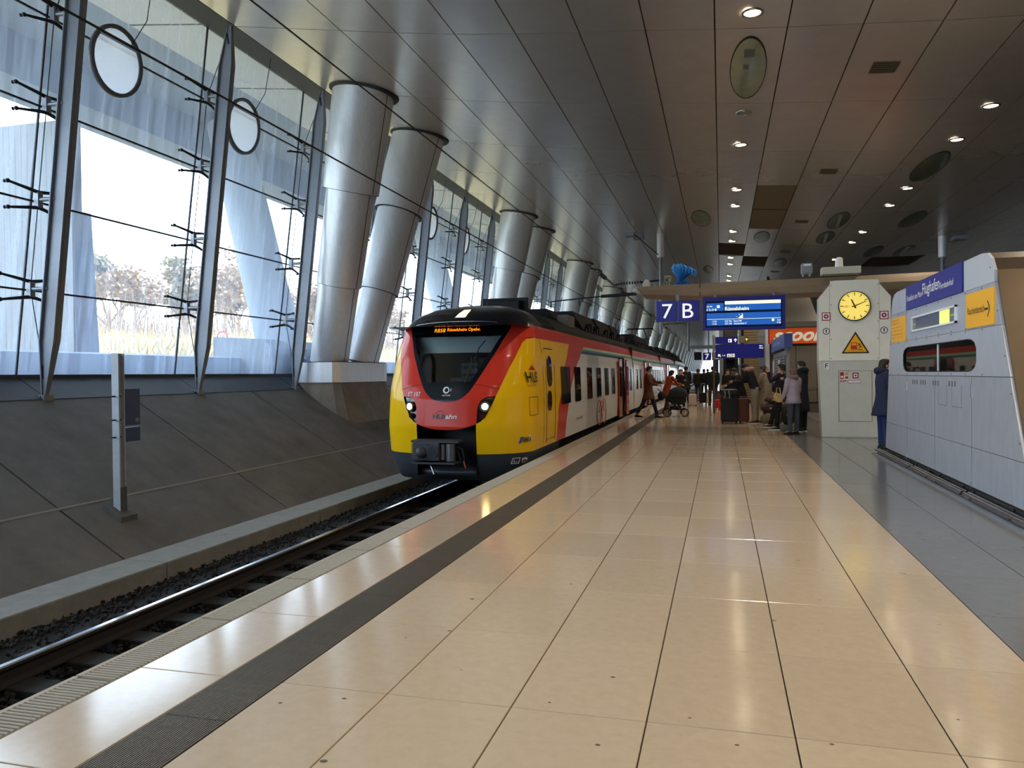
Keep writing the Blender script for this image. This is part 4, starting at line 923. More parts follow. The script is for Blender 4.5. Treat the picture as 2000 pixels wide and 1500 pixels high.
# body outline extruded behind the face
out = [(8.5, .1), (15.48, .1), (14.93, 2.62), (14.86, 2.78), (14.72, 2.87), (14.5, 2.9), (10.05, 2.9), (9.86, 2.88), (9.72, 2.80), (9.62, 2.66)]
MB().prism(out, 'x', X+.03, X+2.1).build('body', BOD, booth)
g = .007
mid = [(12.9, 'm')]
# lower panels: three wide, split horizontally
cuts = [yl(0)+0, 13.79, 10.42, 0]
for z0, z1 in ((.14, .62), (.62, 1.476)):
    for a, b in ((None, 13.80), (13.78, 12.1), (12.08, 10.44), (10.42, None)):
        aa = (lambda z: a if a else yl(z)); b_ = (lambda z: b if b else yrt(z))
        q = MB().prism([(b_(z0)+g/2, z0+g/2), (aa(z0)-g/2, z0+g/2), (aa(z1)-g/2, z1-g/2), (b_(z1)+g/2, z1-g/2)], 'x', X, X+.03).build('lower_panel', BO2, booth)
# window band with oval hole
def arcpts(y0, y1, z0, z1, n=7):
    r = (z1-z0)/2; pts = []; e = .32
    for cy_, s in ((y1-e, 1), (y0+e, -1)):
        for k in range(n+1):
            a = PI/2-PI*k/n if s > 0 else -PI/2-PI*k/n
            pts.append((cy_+e*math.cos(a)*1, (z0+z1)/2+math.copysign(abs(math.sin(a))**.6, math.sin(a))*r))
    return pts
hole = arcpts(10.25, 14.05, 1.535, 1.93)
def ringface(outer, hole, x, m, name):
    # bridge: build with bmesh fill
    bm = bmesh.new(); vo = [bm.verts.new((x, p[0], p[1])) for p in outer]; vh = [bm.verts.new((x, p[0], p[1])) for p in hole]
    eo = [bm.edges.new((vo[i], vo[(i+1) % len(vo)])) for i in range(len(vo))]; eh = [bm.edges.new((vh[i], vh[(i+1) % len(vh)])) for i in range(len(vh))]
    bmesh.ops.triangle_fill(bm, use_beauty=True, edges=eo+eh); bm.verts.index_update()
    mb = MB().add([v.co[:] for v in bm.verts], [[v.index for v in f.verts] for f in bm.faces]); bm.free()
    return mb.build(name, m, booth)
ringface([(yrt(1.48), 1.48), (yl(1.48), 1.48), (yl(2.04), 2.04), (yrt(2.04), 2.04)], hole, X, BO, 'window_band')
MB().prism([(yrt(1.48), 1.48), (yrt(1.48)+.02, 1.48), (yrt(2.04)+.02, 2.04), (yrt(2.04), 2.04)], 'x', X+.001, X+.03).prism([(yl(1.48)-.02, 1.48), (yl(1.48), 1.48), (yl(2.04), 2.04), (yl(2.04)-.02, 2.04)], 'x', X+.001, X+.03).build('band_edge', BO, booth)
MB().add([(X+.025, p[0], p[1]) for p in hole], [list(range(len(hole)))]).build('oval_window', mat('booth_glass', (20, 24, 24), rough=.02, spec=1), booth)
MB().prism([(12.0, 1.54), (12.03, 1.54), (12.03, 1.92), (12.0, 1.92)], 'x', X+.015, X+.024).build('window_joint', ALU, booth)
MB().tube([(X+.01, p[0], p[1]) for p in hole+hole[:1]], .012, n=5).build('window_seal', RUB, booth)
# upper panels
face(2.044, 2.524, 'upper_panel', BO, ya=13.79, yb=10.62)
face(2.044, 2.524, 'upper_panel', BO2, yb=13.80); face(2.044, 2.524, 'upper_panel', BO2, ya=10.61)
MB().prism([(13.75, 2.528), (yl(2.53), 2.528), (14.93, 2.62), (14.86, 2.78), (14.72, 2.87), (14.5, 2.9), (13.75, 2.9)], 'x', X, X+.03).build('top_corner_panel', BO, booth)
MB().prism([(yrt(2.53), 2.528), (10.73, 2.528), (10.73, 2.9), (10.05, 2.9), (9.86, 2.88), (9.72, 2.80), (9.62, 2.66)], 'x', X, X+.03).build('top_corner_panel', mat('booth_light', (196, 200, 204), rough=.4, metal=.3), booth)
rv = MB()
for z in (2.06, 2.5, 1.5, 2.02): 
    for k in range(9):
        y = 15.0-k*.62
        if y > yrt(z)+.05: rv.cyl((X, y, z), (X-.004, y, z), .009, n=6)
for z in (.3, .8, 1.3, 1.7, 2.2, 2.7): rv.cyl((X, yrt(z)+.05, z), (X-.004, yrt(z)+.05, z), .009, n=6)
rv.build('rivets', DKST, booth)
sn = MB().box(X-.02, X, 10.745, 13.74, 2.53, 2.905, 0)
F = lambda y, z: fr((X-.021, y, z), (0, -1, 0), off=.003)
text_into(sn, 'Frankfurt am Main', F(13.65, 2.66), width=.95, height=.085, mi=1); text_into(sn, 'Flughafen', F(12.66, 2.62), width=.92, height=.22, mi=1); text_into(sn, 'Fernbahnhof', F(11.7, 2.66), width=.62, height=.085, mi=1)
DBB = mat('sign_blue', (36, 38, 128), rough=.35, spec=.4); SWT = mat('sign_white', (238, 238, 240), rough=.4)
sn.build('station_name_sign', [DBB, SWT], booth)
FR = mat('frame_white', (225, 228, 230), rough=.4)
dm = MB(); y0, y1, z0, z1 = 13.36, 11.0, 2.16, 2.39
dm.box(X-.03, X, y1, y0, z0, z0+.025, 0).box(X-.03, X, y1, y0, z1-.025, z1, 0).box(X-.03, X, y0-.03, y0, z0, z1, 0).box(X-.03, X, y1, y1+.03, z0, z1, 0)
dm.box(X-.008, X, y1+.03, y0-.03, z0+.025, z1-.025, 1).box(X-.011, X-.008, 11.32, 11.8, z0+.025, z1-.025, 2).box(X-.011, X-.008, 11.03, 11.28, z0+.03, z1-.03, 3).box(X-.011, X-.008, 13.12, 13.3, z0+.03, z1-.03, 3).box(X-.013, X-.011, 11.05, 11.26, z0+.10, z0+.125, 4).box(X-.013, X-.011, 13.14, 13.28, z0+.10, z0+.125, 4)
dm.build('display_case', [FR, mat('case_grey', (92, 94, 96), rough=.2), mat('lit_green', (224, 236, 120), emit=.7, noise=.25, nscale=6), mat('case_mid', (110, 116, 118), rough=.4), mat('case_line', (170, 190, 60))], booth)
YS = mat('sign_yellow', (240, 176, 34), rough=.4, spec=.3)
ys = MB().box(X-.012, X, 9.60, 10.60, 2.06, 2.475, 0); text_into(ys, 'Raucherbereich', F(10.5, 2.22), width=.62, height=.085, mi=1)
Fa = fr((X-.0135, 9.84, 2.235), (0, -1, 0))
ys.add([Fa(-.07, .0), Fa(.06, .0), Fa(.06, .022), Fa(-.07, .022)], [(0, 1, 2, 3)], 1); ys.add([Fa(.02, -.08), Fa(.05, -.08), Fa(.12, .011), Fa(.09, .011)], [(0, 1, 2, 3)], 1); ys.add([Fa(.09, .011), Fa(.12, .011), Fa(.05, .1), Fa(.02, .1)], [(0, 1, 2, 3)], 1)
ys.build('yellow_notice', [YS, BLACK], booth)
ys = MB().box(X-.012, X, 13.83, 14.86, 2.04, 2.46, 0)
for i in range(6): text_into(ys, ['Raucherbereich', 'Smoking area', 'Bitte rauchen Sie nur in', 'den gekennzeichneten', 'Bereichen. Please smoke', 'only in marked areas'][i], F(14.78, 2.40-i*.06), width=(.55 if i < 2 else .8), height=.03 if i < 2 else .022, mi=1)
ys.build('yellow_notice', [YS, mat('brown_print', (120, 80, 20))], booth)
dk = MB()
for y in (13.4, 12.9, 12.2, 11.4): 
    for k in range(3): dk.box(X-.002, X, y-.06-k*.13, y-k*.13, 1.34, 1.41)
for y0_ in (11.9, 11.25): dk.box(X-.0015, X, y0_-.42, y0_-.41, 1.08, 1.36).box(X-.0015, X, y0_, y0_+.008, 1.08, 1.36).box(X-.0015, X, y0_-.42, y0_, 1.075, 1.082)
dk.build('glue_residue', mat('glue_stain', (96, 98, 102), rough=.6), booth)
for y in (13.79, 10.43): MB().box(X-.012, X, y-.008, y+.008, 1.22, 1.38).box(X-.012, X, y-.008, y+.008, .1, .2).build('hinge', INOX, booth)
MB().prism([(8.45, 0), (15.55, 0), (15.55, .13), (8.45, .13)], 'x', X+.04, X+2.0).build('plinth', CONCD, booth)
br_ = thing('bumper_rail', 'polished double tube bumper rail along the foot of the booth', 'rail', (2.86, 12, 0))
for a, b in ((15.75, 13.0), (12.96, 10.35), (10.31, 8.2)):
    for x, z, r in ((2.80, .075, .022), (2.85, .085, .018)): MB().cyl((x, b+.02, z), (x, a-.02, z), r, n=12).build('tube', INOX, br_)
for a in (15.7, 13.4, 13.0, 12.2, 11.7, 10.6, 10.2, 8.9): MB().cyl((2.84, a, 0), (2.84, a, .06), .015).cyl((2.9, a+.1, .04), (2.9, a+.1, .12), .02).build('bracket', DKST, br_)
MB().box(2.74, 2.9, 8.2, 15.8, 0.0, .018).build('base_strip', STEEL, br_)
# ---------------------------------------------------------------- clock pillar
cpill = thing('clock_pillar', 'free standing metal pillar with chamfered top, clock and safety signs', 'pillar', (3.0, 19.8, 0))
PM = mat('pillar_metal_lamplit', (236, 232, 214), rough=.36, metal=.1, noise=.04, nscale=3); PM2 = mat('pillar_metal_lower', (204, 203, 190), rough=.36, metal=.15, noise=.05, nscale=3)  # upper metal is paler: lamp light near the top put into its colour
YF = 19.35
def px(z): return (2.26 if z < 3.3 else 2.26), (3.75)
out = [(2.29, 0), (3.72, 0), (3.76, 1.75), (3.77, 3.27), (3.44, 3.67), (2.55, 3.67), (2.23, 3.27), (2.22, 1.75)]
MB().prism(out, 'y', YF+.02, YF+.4).build('core', PM2, cpill)
MB().prism([(2.29, .02), (3.72, .02), (3.76, 1.79), (2.22, 1.79)], 'y', YF, YF+.02).build('lower_panel', PM2, cpill)
MB().prism([(2.46, 1.80), (3.52, 1.80), (3.52, 3.66), (2.47, 3.66)], 'y', YF-.005, YF+.02).build('upper_panel', PM, cpill)
MB().prism([(2.22, 1.80), (2.455, 1.80), (2.455, 3.55), (2.23, 3.27)], 'y', YF, YF+.02).build('side_panel', PM, cpill)
MB().prism([(3.525, 1.80), (3.76, 1.80), (3.77, 3.27), (3.525, 3.57)], 'y', YF, YF+.02).build('side_panel', PM, cpill)
ck = MB(); cc = (2.99, YF-.005, 3.06)
ck.cyl(cc, (cc[0], cc[1]-.06, cc[2]), .345, n=48, mi=0); ck.disc((cc[0], cc[1]-.06, cc[2]), .325, n=48, mi=1, d=.003)
CY = cc[1]-.064
for k in range(60):
    a = 2*PI*k/60; L_ = .075 if k % 5 == 0 else .025; w_ = .009 if k % 5 == 0 else .0035; r1 = .315; dx, dz = math.sin(a), math.cos(a)
    ck.add([(cc[0]+dx*(r1-L_)-dz*w_, CY, cc[2]+dz*(r1-L_)+dx*w_), (cc[0]+dx*(r1-L_)+dz*w_, CY, cc[2]+dz*(r1-L_)-dx*w_), (cc[0]+dx*r1+dz*w_, CY, cc[2]+dz*r1-dx*w_), (cc[0]+dx*r1-dz*w_, CY, cc[2]+dz*r1+dx*w_)], [(0, 1, 2, 3)], 2)
clk = ck.build('clock', [BLACK, mat('clock_face', (255, 226, 110), emit=.62), BLACK], cpill)
def hand(ang, L_, w0, w1, name, back=.06, y=CY-.003):
    a = math.radians(ang); dx, dz = math.sin(a), math.cos(a); m_ = MB()
    q = [(-back, -w0), (-back, w0), (L_, w1), (L_, -w1)]
    m_.prism([(cc[0]+dx*p+dz*s, cc[2]+dz*p-dx*s) for p, s in q], 'y', y-.003, y); return m_.build(name, BLACK, clk)
hand(336, .17, .018, .012, 'hour_hand'); hand(68, .27, .012, .007, 'minute_hand', y=CY-.007)
q = MB().prism([(cc[0]+.06, cc[2]-.003), (cc[0]+.06, cc[2]+.003), (cc[0]-.27, cc[2]-.008), (cc[0]-.27, cc[2]-.014)], 'y', CY-.013, CY-.011)
q.tube([(cc[0]-.18+.028*math.cos(2*PI*k/14), CY-.012, cc[2]-.008+.028*math.sin(2*PI*k/14)) for k in range(15)], .004, n=4).build('second_hand', mat('second_hand', (200, 150, 40)), clk)
MR = mat('sign_maroon', (150, 30, 50), rough=.4)
for x in (2.385, 3.625):
    z = 2.835; y = YF-.004; m_ = MB().box(x-.095, x+.095, y-.006, y, z-.095, z+.095, 0).box(x-.075, x+.075, y-.008, y-.006, z-.075, z+.075, 1)
    m_.disc((x, y-.008, z), .055, n=24, mi=0, d=.002).disc((x, y-.010, z), .022, n=16, mi=1, d=.002); m_.build('fire_symbol', [MR, SWT], cpill)
    z = 2.49; m_ = MB().disc((x, y, z), .078, n=28, mi=0, d=.004).disc((x, y-.004, z), .062, n=28, mi=1, d=.002); f = fr((x, y-.007, z-.035), (1, 0, 0))
    m_.add([f(-.012, 0), f(.012, 0), f(.012, .055), f(-.012, .055), f(-.035, .055), f(.035, .055), f(0, .078)], [(0, 1, 2, 3), (4, 5, 6)], 0); m_.build('assembly_symbol', [BLACK, SWT], cpill)
    z = 1.68; m_ = MB().box(x-.045 if x < 3 else x-.06, x+.05, y-.003, y, z-.08, z+.08, 0); text_into(m_, 'F', fr((x-.03, y-.005, z-.06), (1, 0, 0)), width=.065, height=.12, mi=1, bold=.015); m_.build('section_letter', [SWT, BLACK], cpill)
m_ = MB(); y = YF-.006; tz0, tz1 = 1.965, 2.47
m_.prism([(2.715, tz0), (3.315, tz0), (3.015, tz1)], 'y', y-.008, y, 0); m_.prism([(2.77, tz0+.03), (3.26, tz0+.03), (3.015, tz1-.06)], 'y', y-.010, y-.008, 1)
m_.box(2.915, 3.05, y-.012, y-.010, 2.065, 2.215, 2).box(2.93, 3.035, y-.0135, y-.012, 2.15, 2.20, 1).box(2.90, 3.065, y-.012, y-.010, 2.05, 2.062, 2).box(3.06, 3.16, y-.012, y-.010, 2.045, 2.06, 3)
m_.disc((3.075, y-.010, 2.19), .013, n=10, mi=3, d=.002)
for a, b, c_, e_ in ((3.08, 2.18, 3.12, 2.13), (3.12, 2.13, 3.16, 2.10), (3.12, 2.13, 3.09, 2.08), (3.09, 2.165, 3.13, 2.185), (3.09, 2.165, 3.07, 2.13)):
    m_.cyl((a, y-.012, b), (c_, y-.012, e_), .008, n=5, mi=3)
text_into(m_, 'Vorsicht Zug', fr((2.83, y-.011, 2.005), (1, 0, 0)), width=.36, height=.025, mi=3)
m_.build('warning_triangle', [mat('triangle_dark', (46, 26, 14), rough=.4), YS, mat('icon_red', (190, 40, 30)), BLACK], cpill)
cb = MB().box(2.655, 3.365, YF-.006, YF, .385, 1.56).build('cabinet_door', PM2, cpill)
MB().tube([(2.655, YF-.007, .385), (3.365, YF-.007, .385), (3.365, YF-.007, 1.56), (2.655, YF-.007, 1.56), (2.655, YF-.007, .385)], .005, n=4).build('door_gap', BLACK, cb)
MB().ell((2.72, YF-.012, .97), (.018, .012, .018), 10, 6).build('knob', SWT, cb)
m_ = MB().box(2.67, 2.865, YF-.01, YF-.006, 1.36, 1.54, 0).box(2.68, 2.76, YF-.012, YF-.010, 1.37, 1.53, 1).box(2.79, 2.855, YF-.012, YF-.010, 1.38, 1.43, 1); m_.disc((2.72, YF-.012, 1.42), .03, n=12, mi=0, d=.002)
for k in range(4): m_.tube([(2.775+.022*k, YF-.012, 1.45), (2.785+.022*k, YF-.012, 1.48), (2.775+.022*k, YF-.012, 1.53)], .006, n=4, mi=1)
m_.build('fire_sticker', [mat('sticker_cream', (236, 226, 200)), MR], cb)
m_ = MB().box(2.95, 3.08, YF-.01, YF-.006, 1.385, 1.515, 0).box(2.975, 3.055, YF-.012, YF-.010, 1.41, 1.49, 1).box(2.995, 3.035, YF-.013, YF-.012, 1.43, 1.47, 0); m_.build('hydrant_sticker', [MR, SWT], cb)
m_ = MB().box(2.845, 3.13, YF-.01, YF-.006, 1.27, 1.345, 0).box(2.855, 3.12, YF-.012, YF-.010, 1.28, 1.335, 1)
for i in range(2): text_into(m_, 'Feuerlöscher Schlüssel' if i else 'Nur im Notfall öffnen', fr((2.865, YF-.013, 1.312-i*.024), (1, 0, 0)), width=.245, height=.014, mi=2)
m_.build('notice_sticker', [MR, SWT, BLACK], cb)
m_ = MB().disc((2.70, YF-.006, 1.32), .018, n=10, d=.003).disc((2.755, YF-.006, 1.32), .018, n=10, d=.003).disc((2.80, YF-.006, 1.325), .016, n=10, d=.003); m_.build('round_sticker', MR, cb)
bt = mat('screw', (110, 108, 96), rough=.4, metal=.7); m_ = MB()
for x in (2.49, 3.50):
    for z in (1.85, 2.3, 2.7, 3.1, 3.55): m_.cyl((x, YF-.005, z), (x, YF-.009, z), .012, n=6)
m_.build('screws', bt, cpill)
bx = thing('beacon_box', 'pale flat box with a white dome on top of the canopy above the clock', 'beacon', (2.85, 20.9, 3.95))
bmx = mat('pale_box', (186, 184, 168), rough=.5)
MB().bbox(2.45, 3.35, 20.6, 21.0, 3.97, 4.15, .01).build('box', bmx, bx); MB().cyl((2.87, 20.8, 4.15), (2.87, 20.8, 4.36), .10, .085, n=20).ell((2.87, 20.8, 4.36), (.085, .085, .045), 16, 8).build('dome', WHITE, bx)
bx = thing('loudspeaker', 'small grey box speaker on the canopy left of the white dome', 'speaker', (2.12, 20.8, 3.95))
MB().bbox(1.98, 2.24, 20.7, 20.95, 4.02, 4.28, .02).box(2.0, 2.04, 20.72, 20.9, 3.95, 4.03).box(2.15, 2.2, 20.72, 20.9, 3.95, 4.03).build('housing', mat('speaker_grey', (128, 132, 134), rough=.5), bx); MB().box(2.03, 2.2, 20.69, 20.7, 4.21, 4.26).build('label_plate', SWT, bx)
# canopy beam
bmt = mat('canopy_metal', (160, 143, 120), rough=.34, metal=.5, noise=.05, nscale=2)
canopy = thing('canopy_beam', 'long curved metal canopy beam carrying the blue signs and passing behind the clock pillar', 'beam', (2.5, 21.5, 3.6))
m_ = MB(); rows = []
for x, zb, zt in ((-2.18, 3.80, 3.86), (-2.05, 3.66, 3.88), (-1.2, 3.60, 3.90), (-.5, 3.55, 3.91), (1, 3.55, 3.92), (3, 3.55, 3.94), (6, 3.56, 3.98), (8.5, 3.58, 4.0)):
    rows.append([(x, 21.0, zb+.02), (x, 20.93, (zb+zt)/2), (x, 21.0, zt), (x, 21.6, zt+.03), (x, 22.2, zt), (x, 22.3, (zb+zt)/2), (x, 22.2, zb), (x, 21.6, zb)])
m_.loft(rows, smooth=False).build('fascia', bmt, canopy)
MB().box(-.53, -.515, 20.95, 21.0, 3.57, 3.9).build('seam', CEILD, canopy)
for x in (2.6, 3.4): MB().box(x, x+.15, 20.6, 21.4, 3.4, 3.7).build('support', STEEL, canopy)
bag = thing('blue_plastic_bag', 'blue plastic bag tied over a device on the canopy above the 7 and B signs', 'bag', (-.95, 21.3, 3.92))
m_ = MB(); rows = []; r_ = random.Random(2)
for (h, rx, ry, ox) in ((0, .17, .12, -.04), (.06, .19, .12, -.03), (.12, .07, .07, -.05), (.18, .10, .08, -.06), (.27, .20, .12, .0), (.36, .28, .14, .03), (.43, .30, .12, .02), (.5, .22, .06, -.04)):
    n = 44; rows.append([(-.95+ox+rx*math.cos(2*PI*k/n)*(1+.17*(-1)**k*(.3+.7*r_.random())), 21.3+ry*math.sin(2*PI*k/n)*(1+.35*(-1)**k), 3.92+h+(.04*(k % 3) if h > .4 else 0)-(.13*max(0, math.cos(2*PI*k/n)) if h > .3 else 0)) for k in range(n)])
m_.loft(rows, smooth=False).build('bag', mat('blue_film', (70, 150, 214), rough=.25, spec=.7), bag); bag.children[0].name = 'film'
fd = thing('junction_box', 'small metal bracket box left of the blue plastic bag on the canopy', 'box', (-1.35, 21.2, 3.9))
MB().bbox(-1.45, -1.27, 21.1, 21.2, 4.0, 4.17, .01).box(-1.4, -1.37, 21.1, 21.15, 3.9, 4.0).box(-1.34, -1.31, 21.1, 21.15, 3.9, 4.0).build('housing', mat('box_tan', (150, 140, 110), rough=.5), fd); MB().box(-1.43, -1.3, 21.09, 21.1, 4.09, 4.11).box(-1.43, -1.35, 21.09, 21.1, 4.02, 4.07).build('opening', BLACK, fd)
# 7 | B sign
SB = mat('sign_blue_lit', (30, 32, 130), rough=.3, emit=.14); SWL = mat('sign_white_lit', (250, 248, 245), emit=.75)
ts = thing('platform_number_sign', 'blue hanging sign with large white 7 and B under the canopy tip', 'sign', (-1.1, 20.9, 3.5))
m_ = MB().bbox(-1.66, -1.115, 20.88, 21.08, 2.92, 3.46, .01); m_.mi = [0]*len(m_.f); text_into(m_, '7', fr((-1.50, 20.878, 3.0), (1, 0, 0)), width=.27, height=.38, mi=1, bold=.0); m_.build('number_panel', [SB, SWL], ts)
m_ = MB().bbox(-1.085, -.54, 20.88, 21.08, 2.92, 3.46, .01); m_.mi = [0]*len(m_.f); text_into(m_, 'B', fr((-.97, 20.878, 3.0), (1, 0, 0)), width=.28, height=.38, mi=1, bold=.0); m_.build('letter_panel', [SB, SWL], ts)
MB().box(-1.14, -1.06, 20.93, 21.03, 2.92, 3.62).build('hanger', STEEL, ts)
# departure board
db = thing('departure_board', 'blue departure display reading 11:14 Rüsselsheim under the canopy', 'display', (.57, 20.9, 3.5))
x0, x1, z0, z1 = -.46, 1.60, 2.66, 3.52
MB().bbox(x0, x1, 20.88, 21.12, z0, z1, .012).build('housing', mat('board_blue', (26, 28, 120), rough=.35, emit=.06), db)
for x in (x0+.3, x1-.3): MB().box(x, x+.05, 20.95, 21.05, z1, z1+.08).build('hanger', STEEL, db)
y = 20.877; SC = mat('screen_dark', (10, 34, 84), rough=.15); SCB = mat('screen_blue', (22, 92, 178), emit=.75); TY = mat('screen_text', (244, 248, 214), emit=.95)
m_ = MB().box(x0+.08, x1-.08, y-.004, y, z0+.07, z1-.10, 0)
m_.box(x0+.11, x0+.54, y-.006, y-.004, z0+.50, z1-.16, 1).box(x0+.57, x1-.11, y-.006, y-.004, z0+.50, z1-.16, 1).box(x0+.11, x1-.11, y-.006, y-.004, z0+.12, z0+.44, 1)
m_.box(x0+.57, x1-.11, y-.008, y-.006, z1-.20, z1-.115, 2).box(x0+.11, x1-.11, y-.008, y-.006, z0+.275, z0+.285, 2)
f = lambda x, z: fr((x, y-.009, z), (1, 0, 0))
text_into(m_, 'RB 58', f(x0+.11, z0+.60), height=.035, width=.14, mi=2, bold=.02); text_into(m_, '11:14', f(x0+.11, z0+.50), height=.065, width=.25, mi=2, bold=.03); m_.box(x0+.37, x0+.44, y-.008, y-.006, z0+.575, z0+.645, 2)
text_into(m_, 'Rüsselsheim', f(x0+.57, z0+.50), height=.095, width=.60, mi=2, bold=.02)
m_.add([f(x0+.90, z0+.30)(0, 0), f(x0+.90, z0+.30)(.12, 0), f(x0+.90, z0+.30)(.12, .09), f(x0+.90, z0+.30)(.06, .06)], [(0, 1, 2, 3)], 2); m_.box(x0+.92, x0+.94, y-.008, y-.006, z0+.385, z0+.405, 2).box(x0+.99, x0+1.01, y-.008, y-.006, z0+.395, z0+.42, 2).box(x0+.85, x0+.88, y-.008, y-.006, z0+.33, z0+.34, 2)
for i, (a, b, c_, e_) in enumerate((('11:22', 'ICE 726', 'Essen Hbf', 'G-A'), ('11:42', 'ICE 158', 'Amsterdam C', 'F-B'))):
    zz = z0+.205-i*.065; text_into(m_, a, f(x0+.25, zz), height=.042, width=.11, mi=2, bold=.015); text_into(m_, b, f(x0+.57, zz), height=.042, width=.17, mi=2, bold=.015); text_into(m_, c_, f(x0+.79, zz), height=.045, width=.2 if i == 0 else .32, mi=2, bold=.015); text_into(m_, e_, f(x1-.20, zz), height=.042, width=.09, mi=2, bold=.015)
m_.box(x1-.33, x1-.27, y-.008, y-.006, z0+.20, z0+.26, 2)
m_.build('screen', [SC, SCB, TY], db)
# direction signs behind
ds = thing('direction_sign', 'wide dark blue direction sign with arrows and pictograms behind the departure board', 'sign', (.6, 30, 3.0))
m_ = MB().box(-.2, 1.55, 30, 30.2, 2.08, 2.6, 0).box(-.2, .62, 30, 30.2, 2.62, 2.88, 0)
f = lambda x, z: fr((x, 29.995, z), (1, 0, 0))
def arrow(mb, F_, s, ang, mi):
    c_, n_ = math.cos(ang), math.sin(ang); R = lambda a, b: F_(a*c_-b*n_, a*n_+b*c_)
    mb.add([R(-.12*s, -.5*s), R(.12*s, -.5*s), R(.12*s, .2*s), R(-.12*s, .2*s), R(-.45*s, .05*s), R(0, .5*s), R(.45*s, .05*s), R(.3*s, -.1*s), R(0, .2*s), R(-.3*s, -.1*s)], [(0, 1, 2, 3), (4, 9, 8, 5), (5, 8, 7, 6)], mi)
arrow(m_, f(.53, 2.75), .14, 0, 1); m_.box(.27, .40, 29.99, 30, 2.67, 2.80, 1).box(.30, .34, 29.985, 29.99, 2.70, 2.77, 2)
arrow(m_, f(-.05, 2.18), .14, math.radians(45), 1); text_into(m_, '1-3', f(.06, 2.16), height=.05, width=.10, mi=1, bold=.03)
m_.box(.23, .35, 29.99, 30, 2.12, 2.24, 1).box(.37, .50, 29.99, 30, 2.12, 2.24, 1).box(.27, .31, 29.985, 29.99, 2.13, 2.21, 2).box(.40, .43, 29.985, 29.99, 2.13, 2.23, 2).box(.45, .48, 29.985, 29.99, 2.16, 2.20, 2)
text_into(m_, 'Sbar', f(1.38, 2.50), height=.05, width=.13, mi=1, bold=.03); text_into(m_, 'Platz', f(1.38, 2.42), height=.05, width=.14, mi=1, bold=.03)
m_.build('panel', [SB, SWL, mat('pict_red', (180, 60, 50))], ds)
MB().box(-.29, -.22, 30.02, 30.18, 0, 2.04).build('post', mat('post_brown', (92, 78, 66), rough=.6), ds)
MB().box(-.30, -.21, 30, 30.2, 2.04, 2.95).box(1.55, 1.58, 30, 30.2, 2.04, 2.95).build('frame', mat('pale_frame', (150, 140, 118), rough=.5), ds)
eg = thing('escape_sign', 'small yellow green lit arrow sign on a grey box above the blue direction sign', 'sign', (.85, 30, 2.7))
m_ = MB().box(.64, .86, 30, 30.15, 2.65, 2.9, 0).box(.87, .99, 30, 30.1, 2.68, 2.87, 1); arrow(m_, f(.93, 2.77), .12, 0, 2); m_.box(.99, 1.55, 30, 30.1, 2.63, 2.66, 0).box(.99, 1.55, 30, 30.1, 2.84, 2.87, 0); m_.build('panel', [mat('box_khaki', (140, 130, 96), rough=.5), mat('dim_green', (70, 80, 30)), mat('arrow_green', (216, 226, 110), emit=.8)], eg)
sg7 = thing('far_number_sign', 'small far blue sign with 7 and C between the train and the direction sign', 'sign', (-.85, 60, 3.0))
m_ = MB().box(-1.3, -.7, 60, 60.2, 2.45, 3.05, 0).box(-.65, .0, 60, 60.2, 2.45, 3.05, 0).box(-1.95, -1.4, 60, 60.2, 2.5, 3.1, 2); f = lambda x, z: fr((x, 59.99, z), (1, 0, 0)); text_into(m_, '7', f(-1.15, 2.54), height=.42, width=.3, mi=1, bold=.01); text_into(m_, 'C', f(-.5, 2.54), height=.42, width=.36, mi=1, bold=.01)
m_.build('panel', [SB, SWL, BLACK], sg7); MB().cyl((-.9, 60.1, 3.05), (-.9, 60.1, cz(-.9)), .05).box(-2.2, .2, 59.9, 60.4, 3.35, 3.6).build('hanger', STEEL, sg7)
# ---------------------------------------------------------------- shop, stairs and shelving behind
SF = mat('shop_frame', (104, 100, 92), rough=.5, metal=.4); SPn = mat('shop_panel', (134, 126, 114), rough=.45, metal=.3, noise=.04)
shop = thing('kiosk_shop', 'grey panelled shop front with an orange sign reading scoom left of the clock pillar', 'shop', (4, 31.5, 0))
MB().box(1.66, 8.4, 31.15, 38, 0, 3.35).build('body', SF, shop)
for i in range(5):
    xa = 2.02+i*.74; MB().box(xa+.01, xa+.73, 31.08, 31.15, .40, 2.52).build('panel', SPn, shop)
MB().box(1.95, 8.4, 31.02, 31.15, 0, .34).build('plinth_panel', mat('shop_plinth', (88, 84, 76), rough=.5), shop)
MB().box(1.66, 1.8, 31.0, 31.15, 0, 3.3).build('corner_post', ALU, shop)
MB().cyl((2.0, 31.0, .98), (6, 31.0, .98), .022).build('handrail', INOX, shop)
m_ = MB().box(1.75, 6.2, 31.0, 31.14, 2.62, 3.22, 0); text_into(m_, 'scoom', fr((1.93, 30.995, 2.70), (1, 0, 0)), height=.36, width=2.05, mi=1, bold=.035, shear=.35); m_.build('shop_sign', [mat('orange_sign', (232, 92, 30), rough=.5, emit=.12), mat('cream_letter', (236, 228, 206), emit=.2)], shop)
MB().box(1.66, 8.4, 30.95, 31.15, 3.24, 3.38).build('cornice', SF, shop)
tt = thing('timetable_stand', 'grey framed timetable stand with slatted columns and a blue header left of the shop', 'stand', (1.9, 27.5, 0))
MB().box(1.93, 2.02, 24.9, 31.0, 0, 2.2).build('frame', mat('stand_grey', (140, 138, 130), rough=.5), tt)
